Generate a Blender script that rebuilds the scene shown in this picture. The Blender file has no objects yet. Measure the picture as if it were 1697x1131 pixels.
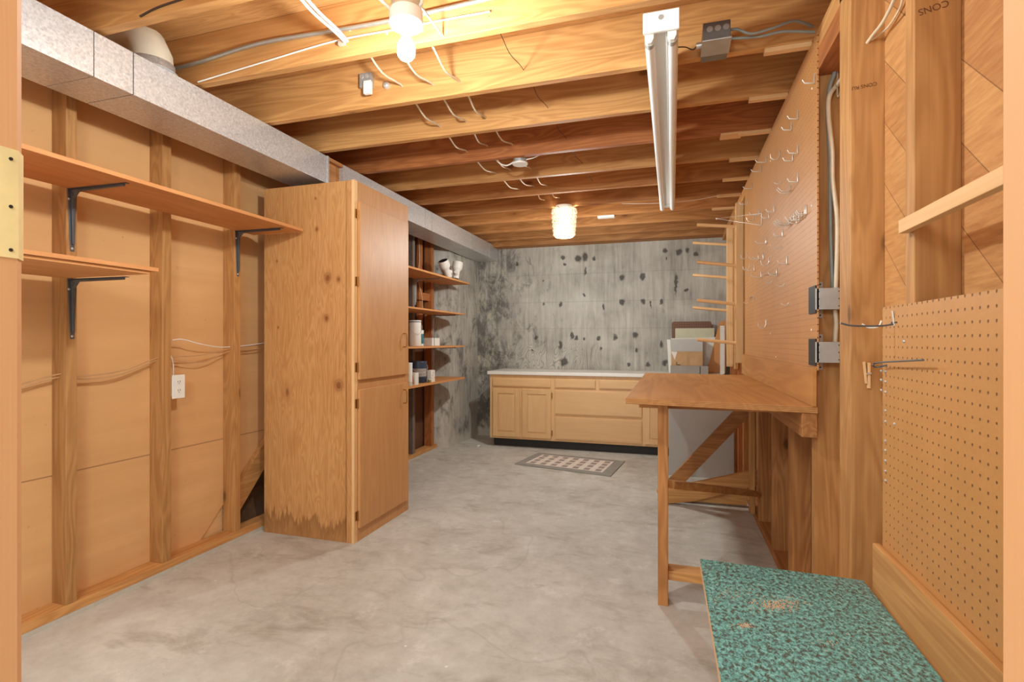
import bpy, math, random
from mathutils import Vector, Matrix
random.seed(7)
S = bpy.context.scene
COL = S.collection

# ------------------------------------------------------------------ camera
FPX, CX, CY, CH = 860.0, 848.5, 565.5, 1.22
TH = math.atan(265.5 / FPX)
SN, CS = math.sin(TH), math.cos(TH)
cam_d = bpy.data.cameras.new('camera')
cam_d.sensor_width = 36.0
cam_d.lens = 36.0 * FPX / 1697.0
cam_d.clip_start = 0.02
cam = bpy.data.objects.new('camera', cam_d)
COL.objects.link(cam)
cam.location = (0, 0, CH)
cam.rotation_euler = (math.radians(90), 0, TH)
S.camera = cam

# ------------------------------------------------------------------ world, lights, exposure
w = bpy.data.worlds.new('world')
S.world = w
w.use_nodes = True
w.node_tree.nodes['Background'].inputs[0].default_value = (0.94, 1.0, 1.0, 1)
w.node_tree.nodes['Background'].inputs[1].default_value = 1.15
S.view_settings.view_transform = 'Standard'
S.view_settings.look = 'None'
S.view_settings.gamma = 1.0
S.view_settings.exposure = 0.3
S.view_settings.use_curve_mapping = False

def lamp(name, loc, energy, color, radius):
    d = bpy.data.lights.new(name, 'POINT')
    d.energy = energy; d.color = color; d.shadow_soft_size = radius
    o = bpy.data.objects.new(name, d)
    o.location = loc
    COL.objects.link(o)
    return o

BULB = (-0.875, 1.60, 2.225)
SHADE = (-0.925, 4.58, 2.27)
lamp('pendant_light', (SHADE[0], SHADE[1], 2.125), 52, (0.95, 1.0, 0.98), 0.05)
# unseen fill light added behind the camera to brighten the room
lamp('rear_fill_light', (-0.35, -0.9, 2.2), 66, (0.94, 1.0, 1.0), 0.25)

# ------------------------------------------------------------------ measuring helpers (photo pixel -> point on a plane of the room)
def ray(u, v):
    a = (u - CX) / FPX
    return Vector((CS * a - SN, SN * a + CS, (CY - v) / FPX))
def onX(u, v, X):
    d = ray(u, v); return d * (X / d.x) + Vector((0, 0, CH))
def onY(u, v, Y):
    d = ray(u, v); return d * (Y / d.y) + Vector((0, 0, CH))
def onZ(u, v, Z):
    d = ray(u, v); return d * ((Z - CH) / d.z) + Vector((0, 0, CH))

# ------------------------------------------------------------------ materials
def lin(c):
    r = []
    for x in c:
        x = x / 255.0
        r.append(x / 12.92 if x <= 0.04045 else ((x + 0.055) / 1.055) ** 2.4)
    return (r[0], r[1], r[2], 1.0)

class NT:
    def __init__(s, name):
        s.m = bpy.data.materials.new(name)
        s.m.use_nodes = True
        s.t = s.m.node_tree
        s.b = s.t.nodes['Principled BSDF']
    def n(s, typ, **kw):
        nd = s.t.nodes.new(typ)
        for k, v in kw.items():
            setattr(nd, k, v)
        return nd
    def l(s, a, b):
        s.t.links.new(a, b)
    def val(s, x, sock):
        if isinstance(x, (int, float)):
            sock.default_value = x
        else:
            s.l(x, sock)
    def math(s, op, a, b=0.0, c=0.0, clamp=False):
        nd = s.n('ShaderNodeMath', operation=op, use_clamp=clamp)
        s.val(a, nd.inputs[0]); s.val(b, nd.inputs[1]); s.val(c, nd.inputs[2])
        return nd.outputs[0]
    def coords(s, rnd=True, scale=(1, 1, 1), rot=(0, 0, 0)):
        tc = s.n('ShaderNodeTexCoord')
        out = tc.outputs['Object']
        if rnd:
            oi = s.n('ShaderNodeObjectInfo')
            mu = s.n('ShaderNodeVectorMath', operation='MULTIPLY_ADD')
            cb = s.n('ShaderNodeCombineXYZ')
            for i in range(3):
                s.l(oi.outputs['Random'], cb.inputs[i])
            s.l(cb.outputs[0], mu.inputs[0])
            mu.inputs[1].default_value = (17.3, 23.1, 31.7)
            s.l(out, mu.inputs[2])
            out = mu.outputs[0]
        mp = s.n('ShaderNodeMapping')
        mp.inputs['Scale'].default_value = scale
        mp.inputs['Rotation'].default_value = rot
        s.l(out, mp.inputs[0])
        return mp.outputs[0]
    def noise(s, vec, scale, detail=3, rough=0.55, dist=0.0):
        nd = s.n('ShaderNodeTexNoise')
        s.l(vec, nd.inputs['Vector'])
        nd.inputs['Scale'].default_value = scale
        nd.inputs['Detail'].default_value = detail
        nd.inputs['Roughness'].default_value = rough
        nd.inputs['Distortion'].default_value = dist
        return nd.outputs[0]
    def ramp(s, fac, stops):
        nd = s.n('ShaderNodeValToRGB')
        s.l(fac, nd.inputs[0])
        e = nd.color_ramp.elements
        while len(e) < len(stops):
            e.new(0.5)
        for i, (p, c) in enumerate(stops):
            e[i].position = p
            e[i].color = c if len(c) == 4 else (*c, 1)
        return nd.outputs[0]
    def mix(s, fac, a, b, mode='MIX'):
        nd = s.n('ShaderNodeMix', data_type='RGBA', blend_type=mode)
        s.val(fac, nd.inputs[0])
        for x, k in ((a, 6), (b, 7)):
            if isinstance(x, tuple):
                nd.inputs[k].default_value = x
            else:
                s.l(x, nd.inputs[k])
        return nd.outputs[2]
    def bump(s, h, strength=0.2, dist=0.002):
        nd = s.n('ShaderNodeBump')
        nd.inputs['Strength'].default_value = strength
        nd.inputs['Distance'].default_value = dist
        s.l(h, nd.inputs['Height'])
        s.l(nd.outputs[0], s.b.inputs['Normal'])
    def color(s, c):
        if isinstance(c, tuple):
            s.b.inputs['Base Color'].default_value = c
        else:
            s.l(c, s.b.inputs['Base Color'])

def BW(v):
    return (v, v, v, 1)

def wood(name, light, dark, axis='z', rings=1.0, knots=True, rough=0.62, contrast=1.0, spec=0.3, vary=0.22):
    light = (light[0], light[1], light[2] * 0.94, 1); dark = (dark[0], dark[1], dark[2] * 0.94, 1)
    t = NT(name)
    long_, cross = 1.0, 9.0
    sc = {'x': (long_, cross, cross), 'y': (cross, long_, cross), 'z': (cross, cross, long_)}[axis]
    v = t.coords(True, sc)
    big = t.noise(v, 0.9 * rings, 2, 0.5, 0.6)
    # growth rings: fold a warped coordinate into bands
    band = t.math('SINE', t.math('MULTIPLY', big, 58.0))
    band = t.math('MULTIPLY_ADD', band, 0.5, 0.5)
    sc2 = {'x': (2, 120, 120), 'y': (120, 2, 120), 'z': (120, 120, 2)}[axis]
    fine = t.noise(t.coords(True, sc2), 1.0, 3, 0.6)
    tone = t.noise(t.coords(True, {'x': (.6, 3, 3), 'y': (3, .6, 3), 'z': (3, 3, .6)}[axis]), 1.3, 3, 0.6)
    f = t.math('ADD', t.math('MULTIPLY', band, 0.27 * contrast), t.math('MULTIPLY', fine, 0.50 * contrast))
    f = t.math('ADD', f, t.math('MULTIPLY', tone, 0.55))
    f = t.math('SUBTRACT', f, 0.18, clamp=True)
    mid = tuple(0.5 * (a + b) for a, b in zip(light, dark))
    col = t.ramp(f, [(0.12, light), (0.5, mid), (0.92, dark)])
    if knots:
        kv = t.coords(True, {'x': (2.1, 4.6, 4.6), 'y': (4.6, 2.1, 4.6), 'z': (4.6, 4.6, 2.1)}[axis])
        vo = t.n('ShaderNodeTexVoronoi')
        t.l(kv, vo.inputs['Vector']); vo.inputs['Scale'].default_value = 1.0
        kd = t.math('ADD', vo.outputs['Distance'], t.math('MULTIPLY', t.noise(v, 6, 2), 0.06))
        k = kd
        km = t.ramp(k, [(0.075, BW(0.75)), (0.115, BW(0))])
        halo = t.ramp(k, [(0.10, BW(0.6)), (0.26, BW(0))])
        dk = tuple(x * 0.38 for x in dark[:3]) + (1,)
        col = t.mix(halo, col, dark)
        col = t.mix(km, col, dk)
    oi = t.n('ShaderNodeObjectInfo')
    hs = t.n('ShaderNodeHueSaturation')
    t.l(col, hs.inputs['Color'])
    t.l(t.math('MULTIPLY_ADD', oi.outputs['Random'], vary, 1 - vary * 0.55), hs.inputs['Value'])
    t.color(hs.outputs[0])
    t.b.inputs['Roughness'].default_value = rough
    t.b.inputs['Specular IOR Level'].default_value = spec
    t.bump(fine, 0.25, 0.0012)
    return t.m

_wl = {}
def W(kind, axis='z'):
    """wood materials by kind and grain direction"""
    k = (kind, axis)
    if k in _wl: return _wl[k]
    P = {
        'fir':   (lin((222, 168, 108)), lin((172, 114, 62)), dict(rings=1.0)),
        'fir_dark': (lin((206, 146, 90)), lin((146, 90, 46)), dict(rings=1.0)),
        'stud':  (lin((208, 156, 100)), lin((158, 106, 58)), dict(rings=1.2)),
        'red':   (lin((204, 130, 76)), lin((140, 78, 40)), dict(rings=1.2)),
        'pine':  (lin((238, 196, 146)), lin((212, 158, 104)), dict(rings=0.8, knots=False, contrast=0.6, vary=0.05)),
        'ply':   (lin((219, 166, 110)), lin((184, 126, 72)), dict(rings=2.4, knots=True, contrast=1.15, vary=0.05)),
        'birch': (lin((210, 154, 98)), lin((172, 114, 64)), dict(rings=0.9, knots=False, rough=0.5, contrast=0.5, spec=0.5, vary=0.04)),
        'maple': (lin((228, 184, 134)), lin((206, 156, 106)), dict(rings=0.5, knots=False, rough=0.4, contrast=0.5, spec=0.5, vary=0.04)),
        'shelf': (lin((214, 152, 98)), lin((182, 116, 66)), dict(rings=0.6, knots=False, contrast=0.6, vary=0.05)),
        'jamb':  (lin((222, 166, 118)), lin((200, 140, 92)), dict(rings=0.4, knots=False, contrast=0.3, vary=0.05)),
        'bench': (lin((204, 146, 84)), lin((160, 100, 48)), dict(rings=0.5, knots=False, rough=0.45, contrast=0.8, vary=0.03)),
    }[kind]
    _wl[k] = wood('%s_wood_%s' % (kind, axis), P[0], P[1], axis, **P[2])
    return _wl[k]

def plain(name, c, rough=0.5, metal=0.0, noise_amt=0.08, nscale=20.0, spec=0.5):
    t = NT(name)
    n = t.noise(t.coords(True), nscale, 3)
    d = tuple(x * (1 - noise_amt * 2) for x in c[:3]) + (1,)
    t.color(t.ramp(n, [(0.3, d), (0.7, c)]))
    t.b.inputs['Roughness'].default_value = rough
    t.b.inputs['Metallic'].default_value = metal
    t.b.inputs['Specular IOR Level'].default_value = spec
    return t.m

def emit(name, c, s):
    t = NT(name)
    t.b.inputs['Base Color'].default_value = (1, 1, 1, 1)
    t.b.inputs['Emission Color'].default_value = c
    t.b.inputs['Emission Strength'].default_value = s
    return t.m

def galvanized():
    t = NT('galvanized_steel')
    v = t.coords(False)
    vo = t.n('ShaderNodeTexVoronoi'); t.l(v, vo.inputs['Vector']); vo.inputs['Scale'].default_value = 130
    n = t.noise(v, 90, 4, 0.7)
    f = t.math('ADD', t.math('MULTIPLY', vo.outputs['Color'], 0.4), t.math('MULTIPLY', n, 0.7))
    t.color(t.ramp(f, [(0.25, lin((186, 187, 188))), (0.8, lin((232, 232, 232)))]))
    t.b.inputs['Metallic'].default_value = 0.55
    t.l(t.ramp(n, [(0.3, BW(0.30)), (0.7, BW(0.46))]), t.b.inputs['Roughness'])
    return t.m

def concrete_floor():
    t = NT('concrete_floor')
    v = t.coords(False)
    a = t.noise(v, 1.1, 8, 0.68, 0.15)
    b = t.noise(v, 9, 8, 0.72, 0.15)
    c = t.noise(t.coords(False, (1, 2.2, 1), (0, 0, 0.6)), 2.4, 8, 0.7, 0.5)
    f = t.math('ADD', t.math('MULTIPLY', a, 0.6), t.math('MULTIPLY', b, 0.4))
    col = t.ramp(f, [(0.33, lin((164, 159, 147))), (0.46, lin((194, 190, 180))), (0.56, lin((208, 205, 196))), (0.70, lin((228, 226, 218)))])
    st = t.ramp(c, [(0.53, BW(0)), (0.72, BW(0.6))])
    col = t.mix(st, col, lin((140, 126, 106)))
    fl = t.n('ShaderNodeTexVoronoi'); t.l(v, fl.inputs['Vector']); fl.inputs['Scale'].default_value = 4.2
    fs_ = t.n('ShaderNodeSeparateXYZ'); t.l(fl.outputs['Color'], fs_.inputs[0])
    fd = t.math('ADD', fl.outputs['Distance'], t.math('MULTIPLY', t.noise(v, 60, 3), 0.05))
    fm = t.math('MULTIPLY', t.ramp(fd, [(0.045, BW(0.8)), (0.06, BW(0))]), t.math('GREATER_THAN', fs_.outputs[0], 0.5))
    col = t.mix(fm, col, t.mix(t.math('GREATER_THAN', fs_.outputs[1], 0.45), lin((92, 80, 70)), lin((242, 238, 230))))
    sp = t.noise(v, 38, 3, 0.7)
    col = t.mix(t.ramp(sp, [(0.70, BW(0)), (0.76, BW(0.45))]), col, lin((120, 105, 90)))
    wh = t.noise(t.coords(False, (1, 1, 1)), 4.6, 6, 0.75, 0.3)
    col = t.mix(t.ramp(wh, [(0.58, BW(0)), (0.68, BW(0.5))]), col, lin((232, 230, 222)))
    # hairline cracks
    cr = t.noise(v, 0.55, 4, 0.5, 0.5)
    cd = t.math('ABSOLUTE', t.math('SUBTRACT', cr, 0.47))
    col = t.mix(t.ramp(cd, [(0.0, BW(0.16)), (0.0014, BW(0))]), col, lin((110, 98, 86)))
    t.color(col)
    t.b.inputs['Roughness'].default_value = 0.62
    t.bump(b, 0.12, 0.004)
    return t.m

def concrete_wall(name, blobs=(), dirt=0.0, seams=True, axis='x'):
    """board formed concrete: streaks, form joints, tie marks"""
    t = NT(name)
    v = t.coords(False)
    sep = t.n('ShaderNodeSeparateXYZ'); t.l(v, sep.inputs[0])
    hx = sep.outputs[0] if axis == 'x' else sep.outputs[1]
    z = sep.outputs[2]
    streak = t.noise(t.coords(False, (26, 26, 2.2)), 1.0, 5, 0.65, 0.3)
    cloud = t.noise(v, 2.1, 5, 0.6, 0.5)
    f = t.math('ADD', t.math('MULTIPLY', streak, 0.42), t.math('MULTIPLY', cloud, 0.5))
    f = t.math('ADD', f, 0.05)
    col = t.ramp(f, [(0.32, lin((124, 119, 110))), (0.44, lin((166, 160, 150))), (0.56, lin((190, 185, 174))), (0.72, lin((212, 206, 194)))])
    # plywood grain print, low on the wall
    lo = t.noise(t.coords(False, (2.4, 2.4, 1.1)), 1.5, 1, 0.4, 1.2)
    ring = t.math('SINE', t.math('MULTIPLY', lo, 150.0))
    rm = t.ramp(ring, [(0.55, BW(0)), (0.95, BW(0.5))])
    rm = t.math('MULTIPLY', rm, t.ramp(t.math('MULTIPLY', hx, -1.0), [(0.75, BW(0.15)), (0.98, BW(1))]) if axis == 'x' else 0.0)
    zm = t.ramp(t.math('MULTIPLY_ADD', z, -1.0, 1.25), [(0.02, BW(0)), (0.14, BW(1))])
    col = t.mix(t.math('MULTIPLY', rm, zm), col, lin((92, 88, 82)))
    # dark efflorescence/dirt patches growing towards the left corner
    dn = t.noise(t.coords(False, (3.2, 3.2, 1.7)), 2.0, 8, 0.78, 0.5)
    if axis == 'x':
        side = t.ramp(t.math('MULTIPLY_ADD', hx, -0.5, -0.55), [(0.10, BW(0)), (0.62, BW(0.24))])
    else:
        side = t.math('ADD', 0.11, dirt)
    thr = t.math('ADD', dn, side)
    col = t.mix(t.ramp(thr, [(0.62, BW(0)), (0.76, BW(0.75))]), col, lin((66, 64, 60)))
    ye = t.noise(t.coords(False, (4, 4, 2)), 2.6, 6, 0.7, 0.2)
    col = t.mix(t.ramp(t.math('ADD', ye, t.math('MULTIPLY', side, 0.6)), [(0.66, BW(0)), (0.78, BW(0.6))]), col, lin((206, 198, 172)))
    if seams:
        warp = t.math('MULTIPLY', t.math('SUBTRACT', t.noise(v, 9, 2), 0.5), 0.012)
        for (val, ax, lo_, hi_) in seams:
            src = hx if ax == 'x' else z
            d = t.math('ABSOLUTE', t.math('ADD', t.math('SUBTRACT', src, val), warp))
            m = t.ramp(d, [(0.0, BW(0.22)), (0.008, BW(0))])
            col = t.mix(m, col, lin((96, 92, 84)))
    if blobs:
        wn = t.n('ShaderNodeTexNoise'); t.l(v, wn.inputs['Vector']); wn.inputs['Scale'].default_value = 22; wn.inputs['Detail'].default_value = 3
        ws = t.n('ShaderNodeVectorMath', operation='MULTIPLY_ADD')
        t.l(wn.outputs['Color'], ws.inputs[0]); ws.inputs[1].default_value = (0.055, 0.0, 0.055)
        sh = t.n('ShaderNodeVectorMath', operation='ADD'); t.l(v, sh.inputs[0]); sh.inputs[1].default_value = (-0.0275, 0, -0.0275)
        t.l(sh.outputs[0], ws.inputs[2])
        acc = None
        for (bx, bz, rx, rz) in blobs:
            mp = t.n('ShaderNodeVectorMath', operation='SUBTRACT')
            t.l(ws.outputs[0], mp.inputs[0]); mp.inputs[1].default_value = (bx, 0, bz)
            m2 = t.n('ShaderNodeVectorMath', operation='MULTIPLY')
            t.l(mp.outputs[0], m2.inputs[0]); m2.inputs[1].default_value = (1 / rx, 0, 1 / rz)
            ln = t.n('ShaderNodeVectorMath', operation='LENGTH'); t.l(m2.outputs[0], ln.inputs[0])
            acc = ln.outputs['Value'] if acc is None else t.math('MINIMUM', acc, ln.outputs['Value'])
        col = t.mix(t.ramp(acc, [(0.55, BW(0.85)), (1.0, BW(0.0))]), col, lin((62, 59, 55)))
    # crumbly pale footing
    fz = t.math('ADD', t.math('MULTIPLY', z, -5.0), t.math('MULTIPLY', t.noise(v, 9, 4), 1.4))
    col = t.mix(t.ramp(fz, [(0.05, BW(0)), (0.4, BW(0.8))]), col, lin((205, 198, 184)))
    t.color(col)
    t.b.inputs['Roughness'].default_value = 0.85
    t.bump(streak, 0.5, 0.006)
    return t.m

def pegboard(name, y0, z0, base, hole=0.0030, pitch=0.0254):
    """hardboard with a square grid of drilled holes; local y,z measured from the board's first hole"""
    t = NT(name)
    v = t.coords(False)
    sep = t.n('ShaderNodeSeparateXYZ'); t.l(v, sep.inputs[0])
    def cell(src, o):
        a = t.math('DIVIDE', t.math('SUBTRACT', src, o), pitch)
        fr = t.math('SUBTRACT', a, t.math('ROUND', a))
        return t.math('MULTIPLY', fr, pitch)
    cy, cz = cell(sep.outputs[1], y0), cell(sep.outputs[2], z0)
    d = t.math('SQRT', t.math('ADD', t.math('MULTIPLY', cy, cy), t.math('MULTIPLY', cz, cz)))
    hm = t.ramp(t.math('MULTIPLY', d, 100.0), [(hole * 0.55 * 100, BW(1)), (hole * 0.8 * 100, BW(0))])
    n = t.noise(v, 3.0, 4, 0.6)
    n2 = t.noise(v, 140, 2, 0.6)
    f = t.math('ADD', t.math('MULTIPLY', n, 0.7), t.math('MULTIPLY', n2, 0.3))
    dk = tuple(x * 0.82 for x in base[:3]) + (1,)
    col = t.ramp(f, [(0.3, dk), (0.7, base)])
    col = t.mix(hm, col, lin((120, 76, 42)))
    t.color(col)
    t.b.inputs['Roughness'].default_value = 0.5
    bm_ = t.ramp(t.math('MULTIPLY', d, 100.0), [(hole * 0.5 * 100, BW(0)), (hole * 1.05 * 100, BW(1))])
    t.bump(bm_, 0.8, 0.004)
    return t.m

def wallboard():
    t = NT('tan_wallboard')
    v = t.coords(False)
    n = t.noise(v, 1.6, 4, 0.6)
    n2 = t.noise(t.coords(False, (1, 0.5, 7)), 1.6, 4, 0.6)
    f = t.math('ADD', t.math('MULTIPLY', n, 0.5), t.math('MULTIPLY', n2, 0.5))
    col = t.ramp(f, [(0.3, lin((210, 160, 104))), (0.55, lin((220, 170, 114))), (0.75, lin((232, 184, 128)))])
    sp = t.noise(v, 60, 2, 0.5)
    col = t.mix(t.ramp(sp, [(0.74, BW(0)), (0.78, BW(0.5))]), col, lin((150, 100, 60)))
    sep = t.n('ShaderNodeSeparateXYZ'); t.l(v, sep.inputs[0])
    d = t.math('ABSOLUTE', t.math('SUBTRACT', sep.outputs[2], 0.621))
    col = t.mix(t.ramp(d, [(0.0, BW(0.9)), (0.004, BW(0))]), col, lin((120, 78, 44)))
    t.color(col)
    t.b.inputs['Roughness'].default_value = 0.7
    return t.m

def sheathing():
    """plywood squares nailed diagonally"""
    ANG = 43
    t = NT('diagonal_sheathing')
    v = t.coords(False, (1, 1, 1), (math.radians(-ANG), 0, 0))
    sep = t.n('ShaderNodeSeparateXYZ'); t.l(v, sep.inputs[0])
    a = t.math('DIVIDE', t.math('SUBTRACT', sep.outputs[2], 0.104), 0.14)
    fl = t.math('FLOOR', a)
    fr = t.math('ABSOLUTE', t.math('SUBTRACT', a, t.math('ROUND', a)))
    wn = t.n('ShaderNodeTexWhiteNoise', noise_dimensions='1D'); t.l(fl, wn.inputs['W'])
    g = t.noise(t.coords(False, (1, 8, 70), (math.radians(-ANG), 0, 0)), 1.2, 4, 0.65)
    f = t.math('ADD', t.math('MULTIPLY', g, 0.8), t.math('MULTIPLY', wn.outputs['Value'], 0.25))
    col = t.ramp(f, [(0.3, lin((214, 160, 100))), (0.7, lin((176, 118, 66)))])
    col = t.mix(t.ramp(fr, [(0.0, BW(0.9)), (0.014, BW(0))]), col, lin((96, 56, 28)))
    t.color(col)
    t.b.inputs['Roughness'].default_value = 0.7
    t.bump(g, 0.2, 0.002)
    return t.m

def laminate_teal():
    t = NT('teal_speckled_laminate')
    v = t.coords(False, (1.0, 0.7, 1))
    n = t.noise(v, 105, 3, 0.75, 0.4)
    n2 = t.noise(t.coords(False), 210, 3, 0.7)
    n3 = t.noise(t.coords(False), 2.2, 4, 0.6)
    col = t.ramp(n, [(0.40, lin((84, 84, 76))), (0.47, lin((92, 136, 130))), (0.54, lin((104, 170, 164))), (0.66, lin((142, 198, 190)))])
    col = t.mix(t.ramp(n2, [(0.60, BW(0)), (0.68, BW(0.7))]), col, lin((92, 84, 76)))
    col = t.mix(t.ramp(n3, [(0.52, BW(0)), (0.7, BW(0.35))]), col, lin((158, 150, 132)))
    t.color(col)
    t.b.inputs['Roughness'].default_value = 0.35
    return t.m

M = dict(
    galv=galvanized(), floor=concrete_floor(), board=wallboard(), sheath=sheathing(), teal=laminate_teal(),
    white=plain('white_enamel', lin((244, 244, 240)), 0.6, noise_amt=0.01, spec=0.2),
    tube=plain('frosted_tube_glass', lin((248, 248, 246)), 0.4, noise_amt=0.01, spec=0.3),
    plastic=plain('white_plastic', lin((238, 234, 224)), 0.4, noise_amt=0.02),
    cable=plain('white_cable_sheath', lin((232, 214, 184)), 0.5),
    tancable=plain('tan_cable_sheath', lin((206, 160, 112)), 0.5),
    greycable=plain('grey_cable_sheath', lin((150, 156, 150)), 0.45),
    conduit=plain('conduit_metal', lin((190, 190, 182)), 0.35, 0.7),
    darkwire=plain('dark_wire', lin((70, 50, 36)), 0.6),
    steel=plain('bright_wire_steel', lin((226, 222, 212)), 0.3, 0.55),
    greysteel=plain('grey_painted_steel', lin((104, 108, 112)), 0.32, 0.5),
    boxsteel=plain('junction_box_steel', lin((196, 198, 194)), 0.4, 0.55),
    darksteel=plain('dark_steel', lin((64, 62, 60)), 0.5, 0.6),
    brass=plain('antique_brass', lin((176, 124, 66)), 0.35, 0.8),
    yellowbrass=plain('yellow_strike_plate', lin((248, 224, 160)), 0.45, 0.0),
    blackhole=plain('dark_hole', lin((30, 20, 14)), 0.9),
    kick=plain('black_toe_kick', lin((44, 40, 38)), 0.6),
    counter=plain('white_laminate', lin((238, 232, 222)), 0.3, noise_amt=0.02),
    greypanel=plain('grey_panel', lin((188, 184, 178)), 0.5, noise_amt=0.05, nscale=3),
    card=plain('cardboard', lin((200, 158, 112)), 0.8, noise_amt=0.12, nscale=7),
    cardgrey=plain('grey_cardboard', lin((160, 152, 142)), 0.8, noise_amt=0.06, nscale=8),
    cream=plain('cream_board', lin((204, 200, 170)), 0.6, noise_amt=0.03),
    black=plain('black_ink', lin((40, 34, 30)), 0.7),
    blue=plain('navy_label', lin((52, 66, 88)), 0.4, noise_amt=0.15, nscale=30),
    teal_label=plain('teal_label', lin((64, 140, 150)), 0.4, noise_amt=0.3, nscale=60),
    pink=plain('pink_label', lin((226, 150, 124)), 0.5, noise_amt=0.1),
    brownpeg=plain('brown_hardboard', lin((122, 86, 64)), 0.6, noise_amt=0.08),
    matgrey=plain('grey_mat_border', lin((156, 152, 144)), 0.85),
    white_board=plain('white_board', lin((230, 224, 214)), 0.6, noise_amt=0.04),
    dust=plain('sawdust', lin((224, 176, 138)), 0.9),
    redboard=plain('reddish_backing', lin((112, 72, 46)), 0.8, noise_amt=0.15, nscale=6),
    dirtdark=plain('dark_earth', lin((108, 78, 52)), 0.95, noise_amt=0.2),
    paper=plain('duct_paper', lin((214, 205, 184)), 0.6, noise_amt=0.04),
    glow=emit('lit_bulb_glass', (0.92, 1.0, 1.0, 1), 900.0),
    bead=plain('beaded_glass', lin((236, 222, 196)), 0.25, noise_amt=0.25, nscale=60),
)

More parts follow.
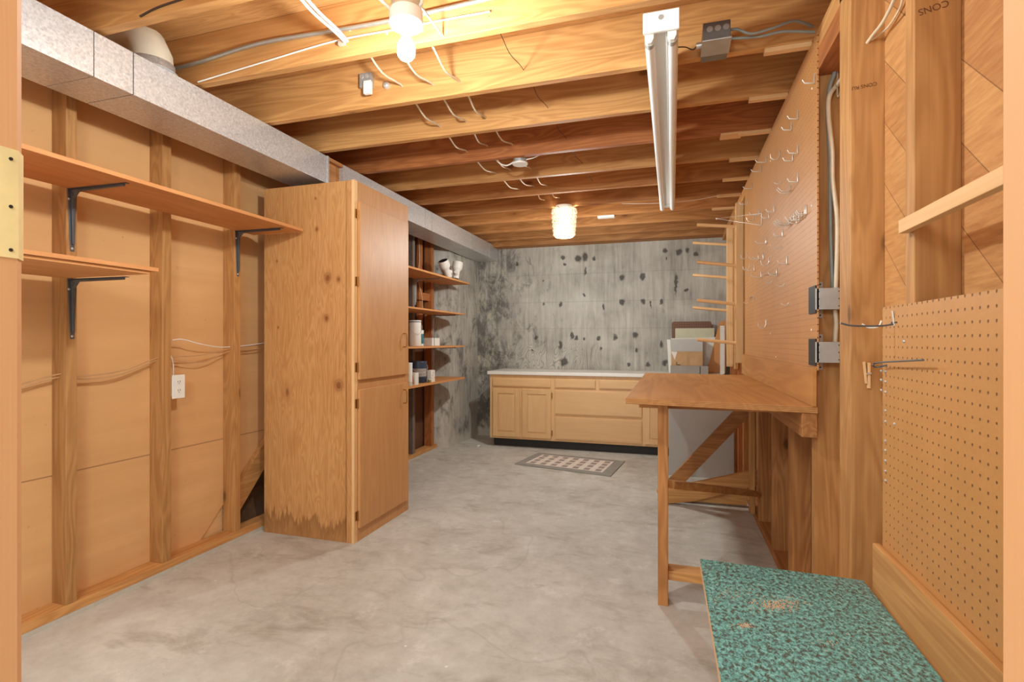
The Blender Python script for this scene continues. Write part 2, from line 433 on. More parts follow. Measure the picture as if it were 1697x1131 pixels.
# ------------------------------------------------------------------ mesh builder
class MB:
    def __init__(s):
        s.v = []; s.f = []; s.smooth = set()
    def add(s, verts, faces, smooth=False):
        b = len(s.v)
        s.v += [Vector(p) for p in verts]
        for f in faces:
            if smooth: s.smooth.add(len(s.f))
            s.f.append([b + i for i in f])
        return s
    def box(s, x0, x1, y0, y1, z0, z1):
        x0, x1 = min(x0, x1), max(x0, x1); y0, y1 = min(y0, y1), max(y0, y1); z0, z1 = min(z0, z1), max(z0, z1)
        p = [(x0, y0, z0), (x1, y0, z0), (x1, y1, z0), (x0, y1, z0), (x0, y0, z1), (x1, y0, z1), (x1, y1, z1), (x0, y1, z1)]
        return s.add(p, [(0, 3, 2, 1), (4, 5, 6, 7), (0, 1, 5, 4), (1, 2, 6, 5), (2, 3, 7, 6), (3, 0, 4, 7)])
    def prism(s, poly, axis, a, b):
        """2-D polygon pushed along an axis from a to b. axis x: poly (y,z); y: (x,z); z: (x,y)"""
        def P(q, t):
            return {'x': (t, q[0], q[1]), 'y': (q[0], t, q[1]), 'z': (q[0], q[1], t)}[axis]
        n = len(poly)
        vs = [P(q, a) for q in poly] + [P(q, b) for q in poly]
        fs = [tuple(range(n - 1, -1, -1)), tuple(range(n, 2 * n))] + [(i, (i + 1) % n, n + (i + 1) % n, n + i) for i in range(n)]
        return s.add(vs, fs)
    def bar(s, p, q, wd, ht, up=(0, 0, 1)):
        """rectangular bar between two points, wd across, ht along up"""
        p, q = Vector(p), Vector(q); d = (q - p).normalized(); up = Vector(up)
        sd = d.cross(up).normalized(); u2 = sd.cross(d).normalized()
        vs = []
        for c in (p, q):
            for i, j in ((-1, -1), (1, -1), (1, 1), (-1, 1)):
                vs.append(c + sd * (i * wd / 2) + u2 * (j * ht / 2))
        return s.add(vs, [(0, 3, 2, 1), (4, 5, 6, 7), (0, 1, 5, 4), (1, 2, 6, 5), (2, 3, 7, 6), (3, 0, 4, 7)])
    def tube(s, pts, r, n=8, radii=None):
        pts = [Vector(p) for p in pts]
        vs, fs = [], []
        prev = None
        for i, p in enumerate(pts):
            a = pts[max(i - 1, 0)]; b = pts[min(i + 1, len(pts) - 1)]
            d = (b - a).normalized()
            if prev is None:
                h = Vector((0, 0, 1)) if abs(d.z) < 0.9 else Vector((1, 0, 0))
                sd = d.cross(h).normalized()
            else:
                sd = (prev - d * prev.dot(d)).normalized()
            prev = sd
            up = sd.cross(d)
            rr = radii[i] if radii else r
            for k in range(n):
                t = 2 * math.pi * k / n
                vs.append(p + (sd * math.cos(t) + up * math.sin(t)) * rr)
        for i in range(len(pts) - 1):
            for k in range(n):
                fs.append((i * n + k, i * n + (k + 1) % n, (i + 1) * n + (k + 1) % n, (i + 1) * n + k))
        base = len(s.f)
        s.add(vs, fs, True)
        s.add([vs[k] for k in range(n)], [tuple(range(n - 1, -1, -1))])
        m = (len(pts) - 1) * n
        s.add([vs[m + k] for k in range(n)], [tuple(range(n))])
        return s
    def lathe(s, c, prof, axis='z', n=24, wob=None):
        """profile of (radius, height) around an axis through c"""
        c = Vector(c); vs, fs = [], []
        for i, (r, h) in enumerate(prof):
            for k in range(n):
                t = 2 * math.pi * k / n
                rr = r * (wob(i, k) if wob else 1)
                a, b = rr * math.cos(t), rr * math.sin(t)
                vs.append(c + Vector({'z': (a, b, h), 'y': (a, h, b), 'x': (h, a, b)}[axis]))
        for i in range(len(prof) - 1):
            for k in range(n):
                f = (i * n + k, i * n + (k + 1) % n, (i + 1) * n + (k + 1) % n, (i + 1) * n + k)
                fs.append(f if axis != 'y' else f[::-1])
        s.add(vs, fs, True)
        s.add(vs[:n], [tuple(range(n - 1, -1, -1))]); s.add(vs[-n:], [tuple(range(n))])
        return s
    def build(s, name, mat, parent=None, bevel=0.0, origin=None):
        vs = s.v
        if parent is not None:
            o = parent.get('_o') ; org = Vector(o) if o is not None else Vector((0, 0, 0))
        elif origin is not None:
            org = Vector(origin)
        else:
            lo = [min(v[i] for v in vs) for i in range(3)]; hi = [max(v[i] for v in vs) for i in range(3)]
            org = Vector(((lo[0] + hi[0]) / 2, (lo[1] + hi[1]) / 2, lo[2]))
        me = bpy.data.meshes.new(name)
        me.from_pydata([tuple(v - org) for v in vs], [], s.f)
        for i in s.smooth: me.polygons[i].use_smooth = True
        me.materials.append(M[mat] if isinstance(mat, str) else mat)
        me.update()
        ob = bpy.data.objects.new(name, me)
        COL.objects.link(ob)
        if parent is not None:
            ob.parent = parent
            ob['_o'] = tuple(org)
        else:
            ob.location = org
            ob['_o'] = tuple(org)
        if bevel:
            b = ob.modifiers.new('soft_edges', 'BEVEL'); b.width = bevel; b.segments = 2; b.limit_method = 'ANGLE'
        return ob

def tag(o, label, cat, group=None):
    o['label'] = label; o['category'] = cat
    if group: o['group'] = group
    return o
def thing(name, label, cat, loc, group=None):
    o = bpy.data.objects.new(name, None)
    COL.objects.link(o); o.location = loc; o['_o'] = tuple(loc); o.empty_display_size = 0.05
    return tag(o, label, cat, group)
def single(name, label, cat, mb, mat, group=None, bevel=0.0):
    return tag(mb.build(name, mat, bevel=bevel), label, cat, group)
def struct(name, mb, mat, parent=None, bevel=0.0):
    o = mb.build(name, mat, parent, bevel, origin=(0, 0, 0))
    if parent is None: o['kind'] = 'structure'
    return o
def smoothline(pts, k=6):
    """Catmull-Rom through the points"""
    P = [Vector(p) for p in pts]
    P = [P[0] * 2 - P[1]] + P + [P[-1] * 2 - P[-2]]
    out = []
    for i in range(1, len(P) - 2):
        for j in range(k):
            t = j / k
            out.append(0.5 * ((2 * P[i]) + (P[i + 1] - P[i - 1]) * t + (2 * P[i - 1] - 5 * P[i] + 4 * P[i + 1] - P[i + 2]) * t * t + (3 * P[i] - P[i - 1] - 3 * P[i + 1] + P[i + 2]) * t ** 3))
    out.append(P[-2])
    return out

# ================================================================== SETTING
LX, RX, BY, CZ, JZ = -2.54, 0.54, 6.29, 2.667, 2.43
LB, RB = -2.63, 0.632      # planes of the boards behind the studs
struct('floor', MB().box(-2.9, 1.0, -0.6, 6.6, -0.1, 0.0), 'floor')
struct('ceiling', MB().box(-2.9, 1.0, 0.1, 6.6, CZ, CZ + 0.05), W('ply', 'x'))
# left wall board with a broken lower corner (hole beside the tall cabinet)
struct('wall_left', MB().prism([(0.3, 0.0), (2.36, 0.0), (2.36, 0.06), (2.66, 0.36), (2.80, 0.50), (3.4, 0.9), (3.4, CZ), (0.3, CZ)], 'x', LB - 0.015, LB), 'board')
struct('wall_left_footing', MB().prism([(LB - 0.3, 0), (LB - 0.02, 0), (LB - .05, .06), (LB - 0.14, .2), (LB - .2, 1.4), (LB - .3, 1.4)], 'y', 2.2, 3.38), 'dirtdark')
struct('wall_left_backing', MB().box(LB - 0.03, LB - 0.018, 3.4, 5.42, 0.0, CZ), 'redboard')
blobs = []
def blob(u, v, ru, rv):
    p = onY(u, v, BY); s_ = 6.05 / FPX
    blobs.append((p.x, p.z, ru * s_, rv * s_))
for (u, v, ru, rv) in [(933, 427, 5, 5), (958, 429, 8, 7), (970, 426, 6, 10), (984, 429, 4, 5), (936, 438, 3, 3), (857, 438, 3, 4), (1031, 461, 5, 7), (1065, 459, 5, 8),
        (968, 488, 3, 4), (900, 466, 2, 3), (1031, 502, 5, 7), (1066, 500, 5, 6), (1096, 500, 4, 6), (929, 505, 4, 6), (901, 503, 2, 4), (888, 560, 4, 5), (948, 556, 4, 8),
        (955, 561, 4, 5), (968, 562, 3, 3), (992, 561, 4, 4), (1019, 559, 5, 6), (1053, 556, 6, 7), (1096, 571, 4, 7), (929, 572, 4, 8), (996, 578, 3, 4), (1055, 581, 3, 5),
        (1074, 604, 5, 6), (882, 580, 2, 2), (1102, 416, 4, 5), (1125, 418, 6, 7), (1139, 415, 4, 5), (1154, 421, 4, 6), (1138, 481, 4, 4), (1105, 428, 2, 3), (935, 600, 8, 9), (1042, 604, 4, 5), (1102, 602, 5, 7), (1000, 509, 2, 7), (1078, 505, 2, 8), (1120, 470, 3, 22), (970, 450, 2, 10)]:
    blob(u, v, ru, rv)
seamsB = [(onY(876, 500, BY).x, 'x', 0, 3), (onY(1050, 500, BY).x, 'x', 0, 3), (onY(930, 501, BY).z, 'z', 0, 0), (onY(930, 455, BY).z, 'z', 0, 0), (onY(930, 545, BY).z, 'z', 0, 0)]
struct('wall_back', MB().box(-2.9, 1.0, BY, BY + 0.2, 0, 2.667), concrete_wall('concrete_back_wall', blobs, seams=seamsB))
struct('wall_left_concrete', MB().prism([(-2.75, 5.36), (-2.62, 5.36), (-2.44, 5.44), (-2.405, BY + 0.02), (-2.75, BY + 0.02)], 'z', 0, CZ), concrete_wall('concrete_left_wall', (), 0.0, seams=[(2.6, 'x', 0, 0)], axis='y'))
struct('wall_right', MB().box(RB, RB + 0.02, 0.25, 2.42, 0, CZ), 'sheath')
struct('wall_right_backing', MB().box(RB + 0.001, RB + 0.02, 2.42, 5.0, 0, CZ), W('stud', 'z'))
struct('wall_right_far', MB().box(RB + 0.001, RB + 0.02, 5.0, BY, 0, CZ), W('stud', 'z'))
struct('wall_left_sill', MB().box(LB - 0.03, LB - 0.0155, 2.2, 2.54, 0, 0.5), W('pine', 'y'))
# plates at floor and ceiling
struct('trim_1', MB().box(LX - 0.09, LX, 0.3, 5.36, 0.018, 0.058), W('fir', 'y'), bevel=0.002)
struct('trim_2', MB().box(LX - 0.09, LX + 0.006, 0.3, 5.36, 0.0, 0.018), concrete_wall('concrete_curb', (), 0.0, seams=(), axis='y'))
struct('trim_3', MB().box(RX, RB, 0.4, BY, 0.0, 0.04), W('fir_dark', 'y'), bevel=0.002)
struct('trim_4', MB().box(RX, RB, 0.3, BY, JZ - 0.075, JZ), W('fir', 'y'), bevel=0.002)
struct('trim_5', MB().box(LX - 0.09, LX, 0.3, 5.36, JZ - 0.04, JZ), W('fir', 'y'), bevel=0.002)
struct('trim_6', MB().box(-2.3, RB, 6.10, BY, JZ - 0.04, CZ - 0.001), W('fir_dark', 'x'), bevel=0.002)

# doorway jambs the camera looks through
jl = tag(MB().prism([(-0.86, 0.29), (-0.73, 0.29), (-0.73, 0.408), (-0.745, 0.4207), (-0.86, 0.4207)], 'z', 0, 2.6).build('door_1', W('jamb', 'z')), 'x', 'x')
del jl['label'], jl['category']; jl['kind'] = 'structure'
jr = struct('door_2', MB().box(0.206, 0.34, 0.36, 0.42, 0, 2.6), W('jamb', 'z'), bevel=0.003)
sp = thing('strike_plate', 'pale yellow metal strike plate wrapped around the left door jamb', 'strike plate', (-0.729, 0.38, 1.316))
pz0, pz1 = 1.316, 1.442
MB().prism([(-0.7285, 0.33), (-0.7285, 0.4087), (-0.744, 0.4222), (-0.7455, 0.4212), (-0.7298, 0.4080), (-0.7298, 0.33)], 'z', pz0, pz1).build('plate', 'yellowbrass', sp)
for z_ in (1.325, 1.375, 1.430):
    MB().lathe((-0.7284, 0.401, z_), [(0.002, 0), (0.002, 0.0008)], 'x', 12).build('screw', 'darksteel', sp)

# ================================================================== LEFT WALL FRAMING
stud_lab = ['bare wooden wall stud behind the left ends of both bracket shelves', 'bare wooden wall stud just left of the white outlet', 'bare wooden wall stud under the right bracket of the long shelf']
for i, (y0, y1) in enumerate([(1.598, 1.642), (2.048, 2.098), (2.515, 2.560)]):
    s_ = single('wall_stud', stud_lab[i], 'stud', MB().box(LX - 0.089, LX, y0, y1, 0.058, JZ - 0.04), W('stud', 'z'), 'studs of the left wall', bevel=0.002)
single('wall_stud', 'bare wooden wall stud nearest the left door jamb', 'stud', MB().box(LX - 0.089, LX, 1.15, 1.19, 0.058, JZ - 0.04), W('stud', 'z'), 'studs of the left wall', bevel=0.002)
# bays behind the far shelves
def studfar(u0, u1, lab, mat):
    a, b = onX(u0, 500, LX).y, onX(u1, 500, LX).y
    single('wall_stud', lab, 'stud', MB().box(LX - 0.089, LX, min(a, b), max(a, b), 0.058, JZ - 0.04), mat, 'studs behind the far shelves', bevel=0.002)
studfar(684, 688, 'grey weathered stud right beside the tall cabinet behind the far shelves', plain('grey_stud', lin((128, 112, 100)), 0.8, noise_amt=0.12))
studfar(715, 719, 'reddish brown stud where the far shelves meet the concrete', W('red', 'z'))
single('backing_board', 'reddish board upright between two studs above the top far shelf', 'board', MB().box(LX - 0.085, LX - 0.05, 5.02, 5.10, 1.35, 2.36), W('red', 'z'), bevel=0.002)
single('backing_board', 'short reddish crosspiece between studs behind the far shelves', 'board', MB().box(LX - 0.049, LX - 0.02, 4.96, 5.22, 1.66, 1.74), W('red', 'y'), bevel=0.002)
# diagonal brace with the dark hole under it, left of tall cabinet
single('diagonal_brace', 'diagonal wooden brace over the dark hole left of the tall cabinet', 'brace', MB().prism([(2.555, 0.10), (2.80, 0.36), (3.0, 0.57), (3.0, 0.75), (2.555, 0.27)], 'x', LB + 0.004, LB + 0.040), W('stud', 'y'), bevel=0.002)

# outlet on stud 2
o = thing('wall_outlet', 'white duplex outlet on the middle stud of the left wall', 'outlet', (LX + 0.004, 2.137, 0.91))
MB().box(LX - 0.05, LX, 2.102, 2.155, 0.925, 1.025).build('outlet_box', 'plastic', o)
MB().box(LX, LX + 0.006, 2.100, 2.174, 0.912, 1.038).build('cover_plate', 'plastic', o, bevel=0.002)
for zz in (0.952, 0.998):
    r_ = MB().prism([(2.137 + 0.015 * math.cos(t * math.pi / 8), zz + 0.014 * math.sin(t * math.pi / 8)) for t in range(16)], 'x', LX + 0.006, LX + 0.008).build('receptacle', 'plastic', o)
    s_ = MB().box(LX + 0.008, LX + 0.0087, 2.129, 2.1315, zz, zz + 0.009).box(LX + 0.008, LX + 0.0087, 2.142, 2.1445, zz, zz + 0.009).box(LX + 0.008, LX + 0.0087, 2.135, 2.139, zz - 0.008, zz - 0.004)
    s_.build('slots', 'darksteel', r_)
# cables through the left studs
def cable(name, lab, pts, r, mat='cable', group=None, cat='cable', k=6):
    return single(name, lab, cat, MB().tube(smoothline(pts, k), r, 8), mat, group)
XC = LX - 0.035
cable('electrical_cable', 'cream cable running through the left wall studs, sagging between them', [(XC, 1.2, 0.985), (XC, 1.40, 1.03), (XC, 1.598, 1.075), (XC, 1.66, 1.06), (XC + .015, 1.85, 1.075), (XC, 2.06, 1.135), (XC, 2.12, 1.135), (XC + .01, 2.3, 1.14), (XC, 2.53, 1.175), (XC, 2.7, 1.19), (XC, 2.95, 1.215)], 0.0032, 'tancable', group='left wall cables')
cable('electrical_cable', 'second cable through the left wall studs, touching just under the cream one', [(XC - .01, 1.2, 0.97), (XC - .01, 1.40, 1.012), (XC - .01, 1.598, 1.06), (XC - .01, 1.70, 1.045), (XC + .002, 1.86, 1.058), (XC - .01, 2.06, 1.12), (XC - .01, 2.12, 1.12), (XC + .002, 2.32, 1.10), (XC - .01, 2.53, 1.16), (XC - .01, 2.7, 1.165), (XC - .01, 2.95, 1.19)], 0.0032, 'tancable', 'left wall cables')
cable('outlet_cable', 'white cable arching from the middle stud above the outlet to the next stud', [(XC + .02, 2.115, 1.225), (XC + .02, 2.18, 1.228), (XC + .02, 2.28, 1.205), (XC, 2.42, 1.185), (XC, 2.53, 1.185), (XC + .01, 2.72, 1.20), (XC, 2.95, 1.235)], 0.0030, 'plastic', 'left wall cables')
cable('outlet_cable', 'short white cable dropping from the studs into the outlet top', [(XC + .01, 2.105, 1.16), (XC + .01, 2.12, 1.13), (XC + .01, 2.13, 1.09), (XC + .01, 2.13, 1.02)], 0.0030, 'plastic', 'left wall cables')

# shelves and brackets
def shelf(name, lab, x1, y0, y1, z0, th, layers=False, grp='shelves on the left wall'):
    t = thing(name, lab, 'shelf', ((LX + x1) / 2, (y0 + y1) / 2, z0), grp)
    MB().box(LX + 0.001, x1, y0, y1, z0, z0 + th).build('shelf_board', W('shelf', 'y'), t, bevel=0.0015)
    if layers:
        MB().box(LX + 0.001, x1 - 0.012, y0, y1 - 0.03, z0 - 0.0125, z0 - 0.0005).build('lower_layer', W('shelf', 'y'), t, bevel=0.001)
    return t
shelf('wall_shelf', 'long upper plywood shelf on grey brackets reaching to the tall cabinet', -2.165, 0.9, 2.665, 1.892, 0.018)
shelf('wall_shelf', 'short double layered plywood shelf below the long one beside the door jamb', -2.035, 0.9, 1.625, 1.507, 0.016, True)
def bracket(lab, y, ztop, drop, arm, group, x=LX, mat='greysteel', s=1.0):
    t = thing('shelf_bracket', lab, 'bracket', (x, y, ztop - drop), group)
    m = MB()
    wv = 0.019 * s
    # vertical and horizontal channels, pressed steel, tapering to the ends
    m.prism([(y - wv, ztop - 0.002), (y + wv, ztop - 0.002), (y + wv * 0.45, ztop - drop), (y - wv * 0.45, ztop - drop)], 'x', x + 0.0005, x + 0.003)
    m.prism([(y - wv * .45, ztop - 0.01), (y + wv * .45, ztop - 0.01), (y + wv * 0.25, ztop - drop + 0.03), (y - wv * 0.25, ztop - drop + 0.03)], 'x', x + 0.003, x + 0.013)
    m.build('upright', mat, t, bevel=0.0015)
    h = MB()
    h.prism([(x + 0.003, y - wv), (x + 0.003, y + wv), (x + arm, y + wv * 0.45), (x + arm, y - wv * 0.45)], 'z', ztop - 0.003, ztop - 0.0005)
    h.prism([(x + 0.013, y - wv * .45), (x + 0.013, y + wv * .45), (x + arm - 0.02, y + wv * 0.25), (x + arm - 0.02, y - wv * 0.25)], 'z', ztop - 0.013, ztop - 0.003)
    h.prism([(x + 0.003, ztop - 0.003), (x + 0.05, ztop - 0.003), (x + 0.003, ztop - 0.05)], 'y', y - wv * .35, y + wv * .35)
    h.build('arm', mat, t, bevel=0.0015)
    for zz in (ztop - drop + 0.012, ztop - 0.045):
        MB().lathe((x + 0.003, y + (0 if zz < ztop - .1 else -wv * .7), zz), [(0.006, 0), (0.005, 0.002), (0.001, 0.003)], 'x', 12).build('screw', 'boxsteel', t)
bracket('grey steel bracket holding the left part of the long upper shelf', 1.621, 1.892, 0.275, 0.335, 'left shelf brackets')
bracket('grey steel bracket holding the long upper shelf near the cabinet', 2.538, 1.892, 0.275, 0.335, 'left shelf brackets')
bracket('grey steel bracket under the short double layered shelf', 1.621, 1.494, 0.265, 0.335, 'left shelf brackets')

# ================================================================== DUCT
DX0, DX1, DZ0, DZ1 = -2.40, -2.13, 2.24, 2.415
d = thing('heating_duct', 'long galvanised sheet metal duct along the top of the left wall', 'duct', (-2.3, 3.4, DZ0))
secs = [(0.3, 1.435), (1.438, 1.588), (1.592, 2.86), (3.02, 4.24), (4.245, 4.37), (4.375, 5.34), (5.345, 5.97), (5.975, BY - 0.002)]
for a, b in secs:
    MB().box(DX0, DX1, a, b, DZ0, DZ1).build('duct_section', 'galv', d, bevel=0.001)
MB().box(DX0, DX1 - 0.03, 2.86, 3.02, DZ0 + 0.01, DZ1 - 0.02).box(DX0, DX1, 2.86, 3.02, DZ1 - 0.022, DZ1).build('joint_section', W('fir_dark', 'y'), d)
MB().box(DX0, DX1 + 0.004, 2.85, 2.866, DZ0 - 0.003, DZ1 + 0.003).build('joint_flange', 'galv', d)
for a in (1.4365, 1.590, 4.2425, 4.3725, 5.3425, 5.9725):
    MB().box(DX0 + 0.002, DX1 - 0.0015, a - 0.003, a + 0.003, DZ0 + 0.0015, DZ1 - 0.0015).build('seam', 'darksteel' if a < 2 else 'steel', d)
for k in (4.3725, 5.3425, 5.9725, 4.2425):
    MB().box(DX0, DX1 + 0.002, k - 0.004, k + 0.004, DZ0 - 0.002, DZ1 + 0.002).build('cleat', 'boxsteel', d)
# round branch
bt = thing('duct_elbow', 'pale round branch duct rising from the top of the galvanised duct', 'duct elbow', (-2.22, 1.72, DZ1))
ex, ey = -2.215, 1.735
MB().tube([(ex, ey, DZ1 + 0.001), (ex, ey, DZ1 + 0.02), (ex - 0.005, ey, DZ1 + 0.07), (ex - 0.03, ey + .0, DZ1 + 0.12), (ex - 0.09, ey, DZ1 + 0.145), (ex - 0.18, ey, DZ1 + 0.15), (ex - .3, ey, DZ1 + 0.15)], 0.085, 24).build('elbow', 'paper', bt)
MB().lathe((ex, ey, DZ1 + .0005), [(0.10, 0), (0.10, 0.004), (0.089, 0.006), (0.089, 0.04), (0.087, 0.04)], 'z', 28).build('collar', 'galv', bt)

# ================================================================== CEILING JOISTS
JY = [1.043, 1.49, 1.94, 2.388, 2.838, 3.285, 3.735, 4.182, 4.628, 5.075, 5.522, 5.97]   # far faces
JL = ['bare wooden ceiling joist nearest the doorway, almost out of the picture', 'ceiling joist crossing above the round duct elbow, nearer the doorway than the bulb',
      'ceiling joist right behind the bare bulb with cables stapled along it', 'wide lit ceiling joist carrying the glass socket box and grey junction box',
      'ceiling joist right behind the one with the grey junction box', 'reddish ceiling joist just in front of the round white cover', 'ceiling joist bearing the shadow of the round white cover',
      'ceiling joist second behind the round white cover', 'ceiling joist just in front of the beaded pendant lamp', 'ceiling joist right behind the beaded pendant lamp',
      'ceiling joist second from the concrete back wall', 'ceiling joist closest to the concrete back wall']
for i, (y, lab) in enumerate(zip(JY, JL)):
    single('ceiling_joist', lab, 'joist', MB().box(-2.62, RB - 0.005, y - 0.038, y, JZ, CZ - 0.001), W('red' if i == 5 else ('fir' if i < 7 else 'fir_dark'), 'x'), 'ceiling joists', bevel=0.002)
# short cleats where the joists meet the right wall
for i, (y, u) in enumerate(zip(JY[3:10], (1265, 1240, 1222, 1208, 1197, 1188, 1180))):
    x0 = onY(u, 100, y).x
    single('joist_block', 'thin lath under the right end of the ' + ['joist with the grey junction box', 'first joist behind the grey junction box', 'joist left of the small square plate', 'joist just behind the small square plate', 'joist over the upper pegboard hooks', 'joist above the triangular wire bracket', 'joist above the dowel rack'][i], 'lath',
           MB().box(x0, RX - 0.002, y - 0.034, y - 0.004, JZ - 0.019, JZ - 0.0005), W('pine', 'x'), 'laths under the joist ends')
pp = onY(1191, 232, 3.28)
single('square_plate', 'small pale square board fixed under a joist right of the tube light', 'plate', MB().box(0.27, 0.385, 3.245, 3.325, JZ - 0.012, JZ - 0.0005), W('pine', 'x'))
single('small_plate', 'small white rectangular plate between the pendant lamp and the tube light', 'plate', MB().box(-0.69, -0.53, 5.03, 5.09, JZ - 0.02, JZ - 0.0005), 'plastic')

# ---- cables through the joists
def run(lab, pts, r, mat, name='ceiling_cable', sag=0.03):
    P = [onY(u, v, y) for (u, v, y) in pts]
    out = []
    first = P[0] + (P[0] - P[1]) * 1.0
    P = [first] + P
    for a, b in zip(P[:-1], P[1:]):
        dd = b - a
        out += [a, a + dd * 0.25 + Vector((0.004, 0, -sag * .5)), a + dd * 0.6 + Vector((-0.008, 0, -sag)), a + dd * 0.85 + Vector((0, 0, -sag * .4))]
    out.append(P[-1])
    return cable(name, lab, out, r, mat, 'cables threaded through the joists', k=3)
N = [y - 0.038 for y in JY]
run('cream cable threaded through the joists, left of three, starting beside the glass socket', [(667, 143, N[3]), (730, 210, N[4]), (774, 251, N[5]), (823, 288, N[6]), (861, 314, N[7])], 0.005, 'cable')
run('cream cable threaded through the joists, middle of three, starting under the bulb', [(718, 141, N[3]), (773, 202, N[4]), (808, 242, N[5]), (847, 282, N[6]), (885, 309, N[7]), (902, 332, N[8])], 0.005, 'cable')
run('cream cable threaded through the joists, rightmost of three, passing right of the bulb', [(762, 136, N[3]), (806, 196, N[4]), (850, 240, N[5]), (880, 280, N[6]), (907, 308, N[7]), (927, 328, N[8])], 0.005, 'cable')
run('thin bare wire threaded through the joists left of the tube light', [(867.7, 116, N[3]), (908, 179, N[4]), (938, 229.5, N[5]), (965, 271, N[6]), (982, 300, N[7])], 0.0016, 'darkwire', 'ceiling_wire', 0.01)
YF = N[2] - 0.012
cable('conduit_cable', 'thick pale cable strapped along the joist behind the bulb', [onY(270, 118, YF), onY(330, 103, YF), onY(430, 72, YF), onY(560, 50, YF), onY(660, 32, YF), onY(740, 14, YF), onY(860, -14, YF)], 0.009, 'conduit', k=5)
cable('thin_cable', 'thin white cable running low along the joist behind the bulb', [onY(328, 136, YF + .006), onY(440, 102, YF + .006), onY(555, 68, YF + .006), onY(650, 50, YF + .006), onY(730, 34, YF + .006), onY(812, 19, YF + .006)], 0.0035, 'plastic', k=5)
cable('cable_pair', 'left strand of the white cable pair slanting into the joist left of bulb', [onY(488, -14, 1.50), onY(520, 22, 1.62), onY(552, 50, 1.76), onY(572, 70, YF)], 0.006, 'plastic', 'white cable pair')
cable('cable_pair', 'right strand of the white cable pair slanting into the joist left of bulb', [onY(496, -16, 1.50), onY(528, 20, 1.62), onY(558, 48, 1.76), onY(576, 68, YF)], 0.006, 'plastic', 'white cable pair')
single('cable_staple', 'small metal staple holding the cable pair to the joist', 'staple', MB().box(onY(565, 70, YF).x - .012, onY(565, 70, YF).x + .016, YF - .004, YF + 0.011, onY(565, 70, YF).z - .012, onY(565, 70, YF).z + .006), 'steel')
cable('dark_twisted_wire', 'dark twisted wire slanting across the joist above the duct elbow', [onY(232, 27, N[1] - .004), onY(262, 12, N[1] - .004), onY(315, -6, N[1] - .004)], 0.0035, 'darkwire')
cable('lamp_cable', 'white cable reaching the bulb socket from upper left', [onY(600, -30, 1.55), onY(628, -4, 1.57), onY(648, 16, 1.59)], 0.006, 'plastic', 'lamp cables')
cable('lamp_cable', 'white cable looping up right of the bulb socket', [onY(692, 12, 1.60), onY(699, 4, 1.60), onY(697, -20, 1.60)], 0.006, 'plastic', 'lamp cables')

# ---- bare bulb on a porcelain socket
b = thing('bulb_lamp', 'lit bare bulb in a round white porcelain ceiling socket', 'lamp', (BULB[0], BULB[1], 2.30))
bx, by = BULB[0], BULB[1]
MB().lathe((bx, by, 0), [(0.05, 2.43), (0.052, 2.37), (0.052, 2.355)], 'z', 24).box(bx - 0.004, bx + 0.004, by - .105, N[2] - .001, 2.436, 2.442).build('ceiling_box', 'boxsteel', b)
MB().lathe((bx, by, 0), [(0.056, 2.355), (0.058, 2.315), (0.055, 2.305), (0.026, 2.30), (0.024, 2.282), (0.016, 2.282)], 'z', 32).build('porcelain_base', 'white', b)
MB().lathe((bx, by, 0), [(0.012, 2.284), (0.013, 2.268), (0.02, 2.255), (0.0285, 2.238), (0.031, 2.22), (0.0285, 2.203), (0.020, 2.192), (0.006, 2.187)], 'z', 24).build('glass_bulb', 'glow', b)
# glass socket box on the fourth joist
g = thing('socket_box', 'shiny metal socket box hanging on the lit joist left of the bulb', 'socket box', tuple(onY(612, 150, N[3] - .03)))
q = onY(610, 135, N[3] - .005)
MB().box(q.x - .034, q.x + .034, N[3] - .035, N[3] - .0005, q.z - .04, q.z + .032).build('box_body', 'boxsteel', g, bevel=.004)
MB().box(q.x + .004, q.x + .048, N[3] - .06, N[3] - .035, q.z - .09, q.z - .022).build('socket_block', 'plastic', g, bevel=.006)
for dx in (-.018, .012):
    MB().lathe((q.x + dx, N[3] - .0375, q.z + .012), [(.010, 0), (.010, .002)], 'y', 14).build('knockout', 'steel', g)
q = onY(641, 142, N[3] - .005)
single('cable_clamp', 'small clear cable clamp on the joist just right of the socket box', 'clamp', MB().lathe((q.x, N[3] - .022, q.z), [(.008, 0), (.018, .006), (.018, .0215)], 'y', 14), 'steel')
# round cover
r_ = thing('round_box_cover', 'round white electrical box cover hanging between joists', 'box cover', (-0.89, 3.385, 2.40))
cp = onZ(862, 272, 2.405)
MB().lathe((cp.x, cp.y, 2.40), [(.049, 0), (.052, .004), (.052, .010)], 'z', 28).build('cover', 'plastic', r_)
MB().lathe((cp.x, cp.y, 2.40), [(.045, .010), (.045, .045)], 'z', 28).box(cp.x - .02, cp.x + .02, 3.285, cp.y, 2.425, 2.44).build('box_body', 'boxsteel', r_)
cable('cover_cable', 'white cable curving from the left into the round box cover', [(cp.x - .18, 3.29, 2.47), (cp.x - .15, 3.34, 2.43), (cp.x - .10, cp.y, 2.405), (cp.x - .06, cp.y, 2.415), (cp.x - .04, cp.y, 2.43)], 0.005, 'plastic')
cable('cover_cable', 'white cable leaving the round box cover to the right', [(cp.x + .04, cp.y, 2.43), (cp.x + .10, cp.y, 2.44), (cp.x + .17, cp.y - .03, 2.46), (cp.x + .21, 3.29, 2.49)], 0.004, 'plastic')

